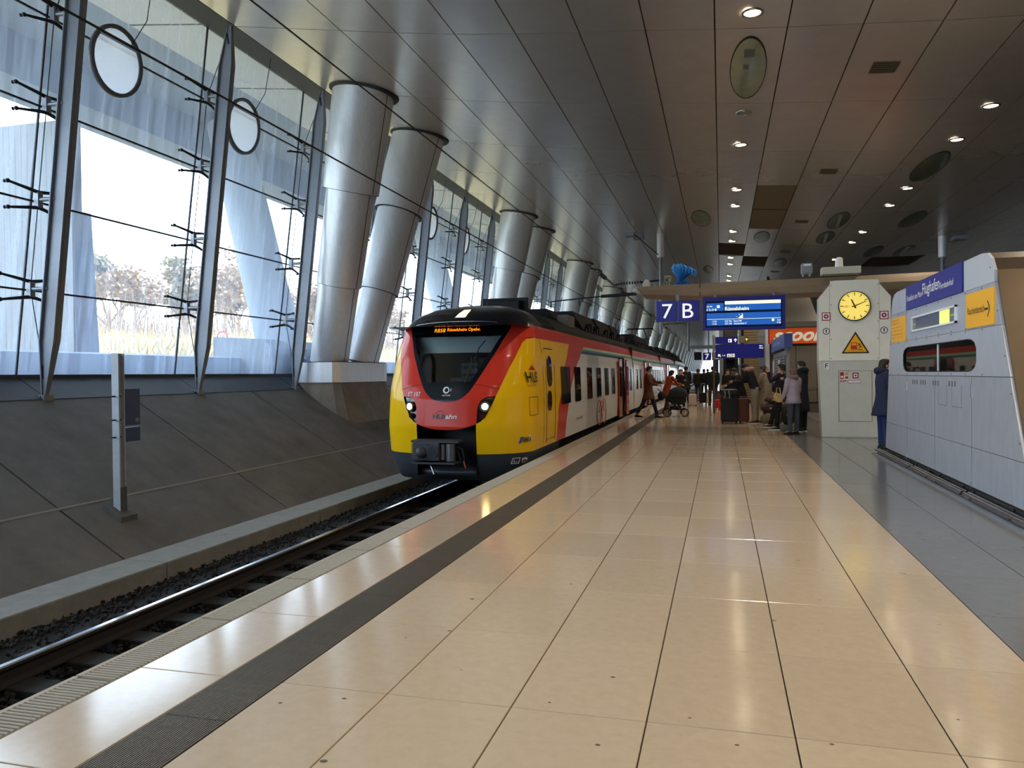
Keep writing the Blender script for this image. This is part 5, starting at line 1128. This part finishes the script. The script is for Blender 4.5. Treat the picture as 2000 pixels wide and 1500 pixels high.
for c_ in range(4):
    ya = 25.1+c_*1.45; q = MB().box(1.91, 1.93, ya, ya+1.2, .2, 2.05).build('column', mat('column_dark', (60, 60, 68), rough=.4), tt)
    for k in range(20):
        z = .25+k*.09
        if 11 < k < 14: continue
        MB().box(1.89, 1.91, ya+.06, ya+1.14, z, z+.05).build('slat', mat('slat_light', (150, 150, 152), rough=.4), q)
    MB().box(1.885, 1.91, ya+.03, ya+1.17, 1.3, 1.48).build('pink_strip', mat('pink_strip', (206, 90, 140), rough=.5), q)
    if c_ in (1, 3): MB().box(1.88, 1.91, ya+.6, ya+1.1, 1.5, 1.95).build('white_sheet', WHITE, q)
m_ = MB().box(1.86, 2.1, 24.75, 31.0, 2.28, 2.72, 0)
text_into(m_, 'Abfahrt Departure', fr((1.855, 29.6, 2.42), (0, -1, 0)), height=.16, width=3.4, mi=1)
m_.build('header', [mat('header_blue', (70, 84, 150), rough=.5), mat('header_text', (150, 190, 220))], tt)
MB().box(1.88, 2.0, 24.95, 25.02, 2.2, 2.3).box(1.88, 2.0, 30.8, 30.9, 2.2, 2.3).build('bracket', STEEL, tt)
esc = thing('escalator_block', 'grey clad escalator and stair housing behind the direction sign', 'escalator', (1.0, 42, 0))
LV = mat('louvre_tan', (150, 128, 92), rough=.5, metal=.3); LV2 = mat('louvre_dark', (92, 84, 72), rough=.6)
for k in range(32): MB().box(1.1, 2.35, 40+.0, 40.06, .15+k*.13, .255+k*.13).build('louvre', LV, esc)
MB().box(1.05, 2.4, 40.07, 48, 0, 4.6).build('core', mat('core_brown', (60, 48, 36), rough=.8), esc)
for k in range(18): MB().box(.12, .92, 44.5+k*.02, 44.56+k*.02, 3.1+k*.14, 3.2+k*.14).build('louvre', LV2, esc)
for x, w_, m in ((-.08, .2, STEEL), (.12, .07, BLACK), (.86, .10, STEEL), (.97, .08, BLACK)): MB().box(x, x+w_, 39.9, 40.1, 0, 5.3).build('post', m, esc)
for k in range(22): MB().box(.22, .84, 40.3+k*.42, 40.72+k*.42, 0, .2+k*.22).build('step', mat('step_grey', (70, 70, 70), rough=.5, metal=.4), esc)
for x in (.17, .84):
    MB().prism([(40.1, 0), (40.1, 1.0), (49.5, 5.9), (49.5, 4.7)], 'x', x, x+.04).build('balustrade', INOX, esc); MB().tube([(x+.02, 40.1, .95), (x+.02, 40.1, 1.05), (x+.02, 49.5, 5.95)], .04, n=6).build('handrail', RUB, esc)
up = thing('upper_stair', 'dark stair flank seen above the orange shop sign', 'stair', (3, 40, 5))
MB().prism([(40, 3.4), (40, 4.3), (47.2, 7.1), (47.2, 6.2)], 'x', 2.6, 2.75).build('stringer', BLACK, up); MB().box(2.7, 4.5, 42, 42.4, 0, 4.7).build('support', STEEL, up); MB().prism([(40, 4.0), (47.2, 6.8), (47.2, 6.7), (40, 3.9)], 'x', 2.8, 4.6).build('flight', mat('stair_grey', (92, 88, 82), rough=.5), up)
cm = thing('far_poster', 'small blue poster board on a brown post far down the platform', 'poster', (-.3, 44, 0))
MB().box(-.42, -.3, 44, 44.2, 0, 2.6).build('post', mat('post_brown', (92, 78, 66), rough=.6), cm); MB().box(-.3, -.12, 44, 44.1, 1.5, 2.3).build('sheet', mat('poster_blue', (50, 70, 120), rough=.5, noise=.5, nscale=5), cm); MB().box(-.3, -.1, 44, 44.1, .9, 1.4).build('lower_sheet', mat('poster_green', (150, 170, 150)), cm)
# ---------------------------------------------------------------- people
SKIN = mat('skin', (206, 160, 134), rough=.55); EYE = mat('eye', (30, 22, 20), rough=.3)
def rot(v, ax, a): return Matrix.Rotation(a, 3, ax) @ Vector(v)
def person(label, x, y, heading, h=1.75, z0=0.0, lean=0, head=(0, 0), arms=((.1, .2), (.1, .2)), legs=((0, 0), (0, 0)), coat='hip', col=(30, 32, 38), leg=(28, 30, 40), hair='short', haircol=(36, 26, 20), shoe=(20, 20, 22), hood=None, mask=None, sole=None, w=1.0, flare=1.0, slim=1.0, skirt=None):
    k = h/1.75; t = thing('person', label, 'person', (0, 0, 0))
    X_ = 'X'; hip = Vector((0, 0, .93)); L = math.radians
    up = rot((0, 0, 1), X_, -L(lean)); fwd = rot((0, 1, 0), X_, -L(lean))
    chest = hip+up*.40; neck = hip+up*.53; nb = hip+up*.58; J = {}
    hd = rot(rot((0, 0, 1), X_, -L(lean+head[0])), 'Z', 0); hc = nb+hd*.10+rot((0, 1, 0), X_, -L(lean))*.02; ht = hc+hd*.12
    hf = rot(rot((0, 1, 0), X_, -L(lean+head[0])), 'Z', L(head[1]))
    vs = [hip, hip+up*.18, chest, neck, nb, hc-hd*.02, hc+hd*.06, ht-hd*.015]; rr_ = [(.13, .10), (.12, .09), (.15, .10), (.09, .07), (.052, .055), (.072, .085), (.076, .092), (.045, .055)]
    ed = [(0, 1), (1, 2), (2, 3), (3, 4), (4, 5), (5, 6), (6, 7)]
    legp = []; armp = []
    for s, (sw, kn) in zip((-1, 1), legs):
        hj = hip+Vector((s*.09*w, 0, -.02)); kv = rot((s*.02, 0, -.44), X_, L(sw)); kj = hj+kv; av = rot((0, 0, -.42), X_, L(sw-kn)); aj = kj+av
        ft = rot((s*.02, .17, -.05), X_, L((sw-kn)*.4)); tj = aj+ft
        b = len(vs); vs += [hj, kj, aj, tj]; rr_ += [(.085, .09), (.058, .06), (.04, .045), (.035, .03)]; ed += [(0, b), (b, b+1), (b+1, b+2), (b+2, b+3)]; legp.append((hj, kj, aj, tj))
    zmin = min(min(p[2].z-.085, p[3].z-.035) for p in legp)
    for s, (sh, el) in zip((-1, 1), arms):
        sj = neck+Vector((s*.17*w, 0, -.02)); ev = rot(rot((s*.05, 0, -.29), X_, L(sh-lean*.3)), 'Y', 0); ej = sj+ev; wv = rot((-s*.03, 0, -.25), X_, L(sh+el-lean*.3)); wj = ej+wv; d = wv.normalized()
        pal = wj+d*.07; b = len(vs); vs += [sj, ej, wj, pal]; rr_ += [(.055, .055), (.04, .04), (.026, .03), (.036, .018)]; ed += [(3, b), (b, b+1), (b+1, b+2), (b+2, b+3)]
        sd = Vector((0, 1, 0)) if abs(d.y) < .8 else Vector((0, 0, 1)); pr = (sd-d*sd.dot(d)).normalized(); inn = d.cross(pr)*(-s)
        for q in range(4):
            f0 = pal+pr*(-.027+.018*q); l_ = (.032, .04, .038, .03)[q]; f1 = f0+d*l_+inn*.006; f2 = f1+d*l_*.7+inn*.018
            c = len(vs); vs += [f0+d*.012, f1, f2]; rr_ += [(.009, .009), (.008, .008), (.007, .007)]; ed += [(b+3, c), (c, c+1), (c+1, c+2)]
        c = len(vs); vs += [wj+d*.03+pr*.035, wj+d*.065+pr*.052+inn*.01]; rr_ += [(.010, .010), (.009, .009)]; ed += [(b+2, c), (c, c+1)]
        armp.append((sj, ej, wj, d))
    me = bpy.data.meshes.new('body'); me.from_pydata([tuple(v) for v in vs], ed, []); ob = bpy.data.objects.new('body', me); C.objects.link(ob)
    md = ob.modifiers.new('s', 'SKIN'); me.skin_vertices[0].data[0].use_root = True
    for i, r in enumerate(rr_): me.skin_vertices[0].data[i].radius = r
    sb = ob.modifiers.new('u', 'SUBSURF'); sb.levels = 1; sb.render_levels = 1
    dg = bpy.context.evaluated_depsgraph_get(); nm = bpy.data.meshes.new_from_object(ob.evaluated_get(dg)); bpy.data.objects.remove(ob); bpy.data.meshes.remove(me)
    nm.materials.clear(); nm.materials.append(SKIN)
    # nose and ears pulled from the head surface
    for v in nm.vertices:
        r = v.co-(hc+hd*.01); a = r.dot(hf)
        if r.length < .13 and a > .06 and abs(r.dot(hf.cross(hd))) < .02 and abs(r.dot(hd)) < .035: v.co += hf*.02
    for p in nm.polygons: p.use_smooth = True
    bo = bpy.data.objects.new('body', nm); C.objects.link(bo); bo.parent = t
    P_ = [bo]
    def part(mb, name, m):
        o = mb.build(name, m); o.parent = t; return o
    rt = hf.cross(hd).normalized()
    e = MB()
    for s in (-1, 1): e.ell(hc+hf*.088+rt*(s*.03)+hd*.02, (.010, .010, .008), 8, 6)
    part(e, 'eyes', EYE)
    e = MB()
    for s in (-1, 1): e.ell(hc+rt*(s*.078), (.012, .02, .032), 8, 6)
    part(e, 'ears', SKIN)
    if mask:
        q = MB(); n = 10; rows = []
        for zz, r in ((-.075, .05), (-.05, .085), (-.02, .098), (.005, .09)): rows.append([hc+hd*zz+hf*(r*math.cos(a))+rt*(r*.9*math.sin(a)) for a in [(-1.1+2.2*i/n) for i in range(n+1)]])
        q.loft(rows, closed=False, caps=False); part(q, 'face_mask', mat('mask_%d' % mask[0], mask, rough=.8))
    else:
        q = MB(); q.ell(hc+hf*.087-hd*.045, (.018, .008, .005), 8, 5); part(q, 'mouth', mat('lips', (150, 90, 80)))
    def ring(c, a, b, rx, ry, n=16): return [c+a*(rx*math.cos(2*PI*i/n))+b*(ry*math.sin(2*PI*i/n)) for i in range(n)]
    A = Vector((1, 0, 0))
    HM = mat('hair_%d_%d' % haircol[:2], haircol, rough=.7)
    if hair != 'none':
        q = MB(); back = -hf
        hairlen = {'short': -.05, 'cap': -.0, 'long': -.24, 'bun': -.06}[hair]
        rows = []
        for zz, rx, ry, o in ((.135, .03, .035, .0), (.12, .062, .075, .004), (.085, .086, .102, .008), (.04, .090, .106, .014), (0, .089, .10, .024), (-.04, .084, .085, .04)):
            if zz < hairlen and hair != 'long': continue
            rows.append(ring(hc+hd*zz+back*o, rt, hf, rx, ry))
        if hair == 'long':
            for zz, rx, ry, o in ((-.1, .085, .06, .06), (-.2, .09, .045, .075), (-.27, .06, .03, .08)): rows.append(ring(hc+hd*zz+back*o, rt, hf, rx, ry))
        # clear the face
        rows = [[p-hf*max(0, ((p-hc).dot(hf)-(.03 if (p-hc).dot(hd) < .055 else .2))) for p in r] for r in rows]
        q.loft(rows); part(q, 'beanie' if hair == 'cap' else 'hair', HM)
    # trousers
    TM = mat('cloth_%d_%d_%d' % leg, leg, rough=.9, noise=.1, nscale=12)
    q = MB()
    for (hj, kj, aj, tj) in legp:
        rows = []
        for p, r1, r2 in ((hip*.5+hj*.5+Vector((0, 0, .08)), .10, .12), (hj, .10*w, .115), (hj*.5+kj*.5, .085, .095), (kj, .07, .075), (kj*.5+aj*.5, .063, .066), (aj+Vector((0, 0, .01)), .056, .062)): rows.append(ring(p, A, Vector((0, 1, 0)), r1*slim, r2*slim, 12))
        q.loft(rows)
    part(q, 'trousers' if not skirt else 'tights', TM)
    SM = mat('shoe_%d' % shoe[0], shoe, rough=.6); SO = mat('sole_%d' % (sole or shoe)[0], (sole or shoe), rough=.7)
    for (hj, kj, aj, tj) in legp:
        d = (tj-aj); d.z = 0; d.normalize(); zt = min(aj.z-.085, tj.z-.03)
        q = MB(); rows = []
        for o, wd, hh in ((-.07, .028, .07), (-.04, .04, .11), (.03, .043, .115), (.10, .045, .075), (.17, .042, .055), (.205, .02, .035)):
            b = Vector((aj.x, aj.y, zt))+d*o; sx_ = Vector((d.y, -d.x, 0)); rows.append([b-sx_*wd+Vector((0, 0, .02)), b-sx_*wd*.85+Vector((0, 0, hh*.7)), b+Vector((0, 0, hh)), b+sx_*wd*.85+Vector((0, 0, hh*.7)), b+sx_*wd+Vector((0, 0, .02))])
        q.loft(rows); so = part(q, 'shoe', SM)
        q = MB(); rows = []
        for o, wd in ((-.075, .03), (-.04, .043), (.03, .046), (.10, .048), (.17, .045), (.212, .02)):
            b = Vector((aj.x, aj.y, zt))+d*o; sx_ = Vector((d.y, -d.x, 0)); rows.append([b-sx_*wd, b-sx_*wd+Vector((0, 0, .022)), b+sx_*wd+Vector((0, 0, .022)), b+sx_*wd])
        q.loft(rows, smooth=False); o_ = q.build('sole', SO); o_.parent = so
    # coat
    CM = mat('cloth_%d_%d_%d' % col, col, rough=.85, noise=.12, nscale=10, bump=.2, bscale=20)
    hem = {'waist': -.02, 'hip': -.12, 'thigh': -.30, 'knee': -.46}[coat]
    q = MB(); rows = []
    B = fwd
    for zz, rx, ry in ((.575, .055, .06), (.555, .085, .075), (.52, .17, .10), (.46, .20, .125), (.36, .195, .135), (.22, .175, .13), (.10, .175, .13), (0, .185, .14)):
        rows.append(ring(hip+up*zz, A, B, rx*w, ry*w))
    zz = 0
    while zz > hem+.001:
        zz = max(hem, zz-.12); rows.append(ring(hip+Vector((0, .0, zz)), A, Vector((0, 1, 0)), (.19+.05*flare*(-zz)/.3)*w, (.145+.06*flare*(-zz)/.3)*w))
    rows.append(ring(hip+Vector((0, 0, hem+.01)), A, Vector((0, 1, 0)), .12, .10)); q.loft(rows)
    for (sj, ej, wj, d) in armp:
        q.tube([sj+Vector((0, 0, .015))*1-(ej-sj)*.12, sj, sj*.5+ej*.5, ej, ej*.5+wj*.5, wj], [.055*w, .075*w, .065*w, .058*w, .052*w, .044*w], n=10)
    part(q, 'coat' if coat in ('thigh', 'knee') else 'jacket', CM)
    if hood:
        q = MB(); q.tube([neck+up*.03+fwd*.05+A*.10, neck+up*.06-fwd*.03+A*.11, neck+up*.05-fwd*.12, neck+up*.06-fwd*.03-A*.11, neck+up*.03+fwd*.05-A*.10], [.04, .055, .075, .055, .04], n=8); part(q, 'hood', mat('cloth_%d_%d_%d' % hood, hood, rough=.95, noise=.15, nscale=14))
    for o in t.children:
        pass
    t.location = (x, y, z0-zmin*k); t.rotation_euler.z = L(heading); t.scale = (k, k, k)
    return t
bl = (22, 23, 28)
# heading: 0 faces +Y (away from the camera), 90 faces -X (towards the train), 180 faces the camera
person('man in a brown coat pushing the black stroller beside the train', -2.42, 27.0, -100, 1.80, coat='thigh', col=(92, 52, 32), leg=(26, 34, 50), arms=((35, 50), (25, 50)), legs=((20, 5), (-22, 8)), haircol=(22, 18, 16), head=(8, 0))
person('person in an orange jacket with black hair bending behind the stroller', -1.98, 29.6, -60, 1.66, lean=18, coat='thigh', col=(150, 60, 24), leg=(60, 34, 28), hair='long', haircol=(20, 16, 18), arms=((40, 40), (40, 40)), legs=((10, 12), (-5, 10)))
person('person in a black coat and pale face mask facing the camera behind the stroller', -1.65, 33.8, 180, 1.68, coat='thigh', col=bl, leg=(30, 30, 34), hair='cap', haircol=(92, 60, 50), mask=(220, 214, 206), arms=((30, 70), (30, 70)))
person('tall man in a dark coat seen from behind near the train doors', -1.72, 40, 10, 1.84, coat='thigh', col=(26, 26, 32), leg=(36, 26, 24), arms=((5, 10), (5, 10)), haircol=(24, 20, 18))
person('person in a dark jacket and blue jeans walking away beside the pale suitcase', -1.2, 43, -10, 1.74, coat='hip', col=(38, 34, 34), leg=(58, 70, 92), legs=((14, 2), (-14, 12)), haircol=(40, 28, 22))
person('person in black with the small black trolley case seen from behind', -.95, 46, 0, 1.74, coat='hip', col=bl, leg=(30, 32, 38), legs=((8, 2), (-10, 8)), haircol=(24, 20, 20))
person('distant walker in a dark coat in front of the bright hall end', -.9, 56, 0, 1.78, coat='thigh', col=(30, 30, 36), leg=(30, 30, 34), legs=((10, 2), (-10, 8)))
person('distant bareheaded walker silhouetted in the bright hall end', -.45, 60, 5, 1.86, coat='hip', col=(60, 56, 52), leg=(30, 30, 34), hair='short', haircol=(120, 90, 70))
person('person in a dark green and black jacket and jeans beside the yellow suitcase', -.36, 37.4, 5, 1.82, coat='hip', col=(28, 36, 36), leg=(52, 62, 74), legs=((8, 2), (-9, 8)), w=1.12, haircol=(30, 24, 22))
person('person with glasses in black behind the group, face towards the camera', .28, 33.5, 185, 1.66, coat='hip', col=bl, leg=bl, mask=(200, 196, 190), haircol=(60, 44, 34))
person('fair haired person in black half hidden in the middle of the group', .52, 31.4, 150, 1.68, coat='hip', col=(30, 30, 32), leg=bl, haircol=(150, 110, 80))
person('person in a black coat and blue mask leaning towards the luggage', .62, 26.2, 110, 1.70, lean=16, coat='thigh', col=(20, 21, 24), leg=(20, 20, 24), mask=(120, 150, 176), arms=((40, 40), (35, 40)), haircol=(40, 28, 24), w=1.15, head=(12, 0))
person('man in a black cap, dark jacket and beige trousers bending over the group', 1.0, 24.4, 70, 1.86, lean=20, coat='waist', col=(24, 25, 32), leg=(150, 136, 118), hair='cap', haircol=(22, 20, 22), arms=((35, 60), (35, 60)), hood=(170, 130, 128), shoe=(40, 32, 30), sole=(210, 205, 195), head=(24, 0), slim=1.1)
person('woman in a long beige coat with brown hair carrying a black bag', 1.38, 25.0, 60, 1.74, lean=6, coat='knee', col=(156, 140, 116), leg=(28, 26, 28), hair='long', haircol=(70, 44, 30), arms=((25, 60), (20, 60)), head=(18, 0), w=1.1, flare=.9)
person('man in dark clothes and white soled sneakers raising a hand to his face', 1.52, 21.75, 75, 1.74, coat='hip', col=(24, 26, 36), leg=(24, 24, 30), haircol=(60, 44, 34), arms=((55, 110), (10, 30)), legs=((6, 4), (22, 6)), sole=(225, 220, 210), shoe=(36, 30, 30), lean=-4)
person('person in a black beanie and dark navy hooded coat behind the lilac jacket', 2.02, 21.2, 55, 1.80, coat='knee', col=(26, 29, 40), leg=(22, 24, 34), hair='cap', haircol=(22, 22, 24), hood=(24, 27, 40), arms=((30, 80), (20, 70)), sole=(215, 215, 210), flare=.4)
person('woman in a lilac grey quilted jacket with a grey scarf seen from behind', 1.72, 20.15, 40, 1.60, coat='hip', col=(160, 146, 156), leg=(58, 64, 68), hair='short', haircol=(96, 70, 62), hood=(120, 96, 92), arms=((8, 25), (8, 25)), w=1.12, flare=1.2)
person('man in a dark navy parka standing half hidden behind the metal booth', 3.1, 16.6, -80, 1.76, coat='thigh', col=(24, 30, 58), leg=(30, 44, 84), haircol=(28, 22, 20), arms=((20, 60), (15, 55)), hood=(22, 28, 52), head=(4, 0), w=1.1, sole=(60, 30, 40))
person('person riding up the escalator under the blue direction sign', .5, 43.6, 0, 1.72, z0=1.3, coat='hip', col=bl, leg=(26, 34, 60), haircol=(24, 20, 20), arms=((5, 15), (5, 15)), sole=(180, 190, 210))
# ---------------------------------------------------------------- luggage
def suitcase(label, x, y, rz, w_, d_, h_, colr, ribs=True, handle=.0, group=None):
    t = thing('suitcase', label, 'suitcase', (0, 0, 0), group)
    m = mat('case_%d_%d_%d' % colr, colr, rough=.45)
    MB().bbox(-w_/2, w_/2, -d_/2, d_/2, .05, h_, .035).build('shell', m, t)
    if ribs:
        for k in range(4): xx = -w_/2+w_*(k+.7)/4.4; MB().box(xx, xx+.02, -d_/2-.006, d_/2+.006, .10, h_-.05).build('rib', m, t)
    for sx in (-1, 1):
        for sy in (-1, 1): MB().cyl((sx*(w_/2-.05)-.015, sy*(d_/2-.04), .03), (sx*(w_/2-.05)+.015, sy*(d_/2-.04), .03), .03, n=10).build('wheel', RUB, t)
    q = MB()
    for s in (-1, 1): q.cyl((s*.09, d_/2-.05, h_-.01), (s*.09, d_/2-.05, h_+handle+.03), .009)
    q.cyl((-.1, d_/2-.05, h_+handle+.04), (.1, d_/2-.05, h_+handle+.04), .014); q.build('handle', STEEL, t)
    t.location = (x, y, 0); t.rotation_euler.z = math.radians(rz); return t
suitcase('large black suitcase standing foremost in the group of travellers', .24, 24.3, 5, .50, .30, .80, (16, 17, 20))
bagm = thing('black_shoulder_bag', 'black bag with pale straps resting on top of the large black suitcase', 'bag', (.22, 24.3, .8))
MB().bbox(-.05, .50, 24.12, 24.48, .86, 1.04, .05).build('body', mat('case_16_17_20'), bagm); MB().tube([(.1, 24.11, 1.0), (.12, 24.08, .9), (.1, 24.1, .76)], .012).tube([(.22, 24.11, 1.0), (.24, 24.08, .9), (.25, 24.1, .76)], .012).build('strap', mat('strap_pale', (170, 172, 176), rough=.6), bagm)
suitcase('reddish brown ribbed suitcase beside the large black one', .66, 24.45, 5, .30, .28, .76, (94, 48, 38))
suitcase('white hard shell suitcase left standing behind the stroller', -1.28, 36.9, 0, .36, .26, .55, (214, 196, 192), handle=.18)
suitcase('small beige suitcase carried near the person in jeans', -1.5, 43.5, 0, .42, .26, .52, (168, 152, 120))
suitcase('small black trolley case in the open middle of the platform', -.86, 39.3, 0, .34, .24, .56, (20, 20, 24), handle=.4)
suitcase('yellow suitcase beside the walker in jeans', -.55, 38.7, 0, .20, .26, .70, (206, 156, 40))
suitcase('red brown suitcase behind the red bag', -.02, 34.6, 0, .3, .26, .75, (120, 70, 60), handle=.1)
def softbag(name, label, c, r, colr, n=1, strap=None):
    t = thing(name, label, 'bag', (c[0], c[1], c[2]-r[2])); m = mat('bag_%d_%d' % colr[:2], colr, rough=.8, noise=.35, nscale=7, bump=.5, bscale=8)
    mb = MB(); mb.ell(c, r, 18, 12); rd = random.Random(int(c[0]*100)+int(c[1]*10))
    mb.v = [(p[0]+rd.uniform(-.01, .01), p[1]+rd.uniform(-.01, .01), max(c[2]-r[2]*.85, p[2]+.02*math.sin(p[0]*30))) for p in mb.v]; mb.build('body', m, t)
    if strap: MB().tube([(c[0]-r[0]*.5, c[1]-r[1], c[2]+r[2]*.6), (c[0]-r[0]*.3, c[1]-r[1]*.9, c[2]+r[2]+strap), (c[0]+r[0]*.3, c[1]-r[1]*.9, c[2]+r[2]+strap), (c[0]+r[0]*.5, c[1]-r[1], c[2]+r[2]*.6)], .012).build('handle', m, t)
    else: MB().box(c[0]-r[0]*.3, c[0]+r[0]*.3, c[1]-r[1]-.004, c[1]-r[1]+.02, c[2]-.02, c[2]+.02).build('tag_patch', mat('patch', (170, 160, 140)), t)
    return t
softbag('travel_bag', 'light olive travel bag on the floor at the front of the luggage pile', (1.42, 23.6, .19), (.32, .22, .20), (112, 104, 78))
softbag('duffel_bag', 'dark brown duffel bag lying on top of the olive bag', (1.45, 23.65, .50), (.34, .22, .15), (66, 46, 36))
softbag('fur_bundle', 'brown fur trimmed bundle on top of the luggage pile', (1.52, 23.7, .74), (.30, .2, .12), (86, 60, 44))
softbag('rucksack', 'dark rucksack standing at the right of the luggage pile', (1.86, 23.4, .32), (.2, .2, .34), (40, 36, 38))
softbag('black_handbag', 'black shoulder bag hanging at the side of the beige coat', (1.66, 24.7, 1.02), (.16, .12, .24), (18, 18, 20), strap=.15)
softbag('yellow_handbag', 'pale yellow handbag held beside the lilac jacket', (1.38, 20.4, .90), (.11, .08, .13), (206, 176, 108), strap=.12)
rb_ = thing('red_bag', 'bright red bags on the floor left of the large black suitcase', 'bag', (-.14, 33.0, 0))
MB().bbox(-.30, -.04, 33.0, 33.2, .08, .42, .03).bbox(-.12, .06, 32.8, 33.0, 0, .3, .03).build('body', mat('red_plastic', (200, 24, 30), rough=.4), rb_); MB().tube([(-.22, 33.1, .42), (-.2, 33.1, .52), (-.12, 33.1, .52), (-.1, 33.1, .42)], .01).build('handle', mat('red_plastic'), rb_)
# ---------------------------------------------------------------- stroller
sr = thing('stroller', 'black baby stroller with large spoked wheels pushed by the man in brown', 'stroller', (0, 0, 0))
def L3(p): return (p[0], p[1], p[2])
RIMM = mat('wheel_rim', (190, 180, 168), rough=.4)
for xw_, r in ((-.30, .15), (.31, .145)):
    for s in (-1, 1):
        y_ = s*.24; q = MB(); n = 24
        q.loft([[(xw_+rr2*math.cos(2*PI*k/n), y_+o, r+rr2*math.sin(2*PI*k/n)) for k in range(n)] for rr2, o in ((r, -.02), (r, .02), (r-.035, .02), (r-.035, -.02), (r, -.02))], caps=False)
        wh = q.build('wheel', RUB, sr)
        q = MB(); q.tube([(xw_+(r-.04)*math.cos(2*PI*k/n), y_, r+(r-.04)*math.sin(2*PI*k/n)) for k in range(n+1)], .010, n=5)
        for k in range(5): a = 2*PI*k/5; q.cyl((xw_, y_, r), (xw_+(r-.04)*math.cos(a), y_, r+(r-.04)*math.sin(a)), .008, n=5)
        q.build('rim', RIMM, wh)
q = MB()
for s in (-1, 1):
    y_ = s*.22; q.tube([(-.30, y_, .15), (0, y_, .36), (.31, y_, .15)], .016).tube([(.12, y_, .30), (-.25, y_, .66), (-.62, y_, .98)], .016).tube([(-.1, y_, .3), (.1, y_, .55)], .014)
q.cyl((-.62, -.22, .98), (-.62, .22, .98), .018).cyl((-.3, -.24, .15), (-.3, .24, .15), .012).cyl((.31, -.24, .15), (.31, .24, .15), .012); q.build('frame', DKST, sr)
SBk = mat('stroller_fabric', (24, 26, 32), rough=.85, noise=.1)
q = MB(); q.loft([[(x_, yy, zz) for yy, zz in ((-wd, zb), (-wd, zt), (wd, zt), (wd, zb))] for x_, wd, zb, zt in ((-.32, .17, .58, .74), (-.1, .2, .44, .78), (.2, .2, .42, .74), (.36, .18, .52, .72))], smooth=False); q.build('carrycot', SBk, sr)
q = MB(); rows = []
for a in range(0, 8):
    an = math.radians(0+a*24); rows.append([(.08+.36*math.cos(an)*(1), .22*math.cos(PI*k/8), .68+.36*math.sin(an)*math.sin(PI*k/8)**.6+.02) for k in range(9)])
q.loft(rows, closed=False, caps=False); q.build('canopy', SBk, sr)
MB().loft([[(x_, yy, zz) for yy, zz in ((-.16, zb), (-.16, zt), (.16, zt), (.16, zb))] for x_, zb, zt in ((-.2, .25, .36), (.2, .22, .38))], smooth=False).build('basket', SBk, sr)
q = MB(); q.ell((-.50, -.24, .74), (.13, .08, .16), 14, 10); q.build('hanging_bag', SBk, sr)
sr.location = (-1.56, 27.9, 0); sr.rotation_euler.z = math.radians(6); sr.scale = (1, 1, 1)
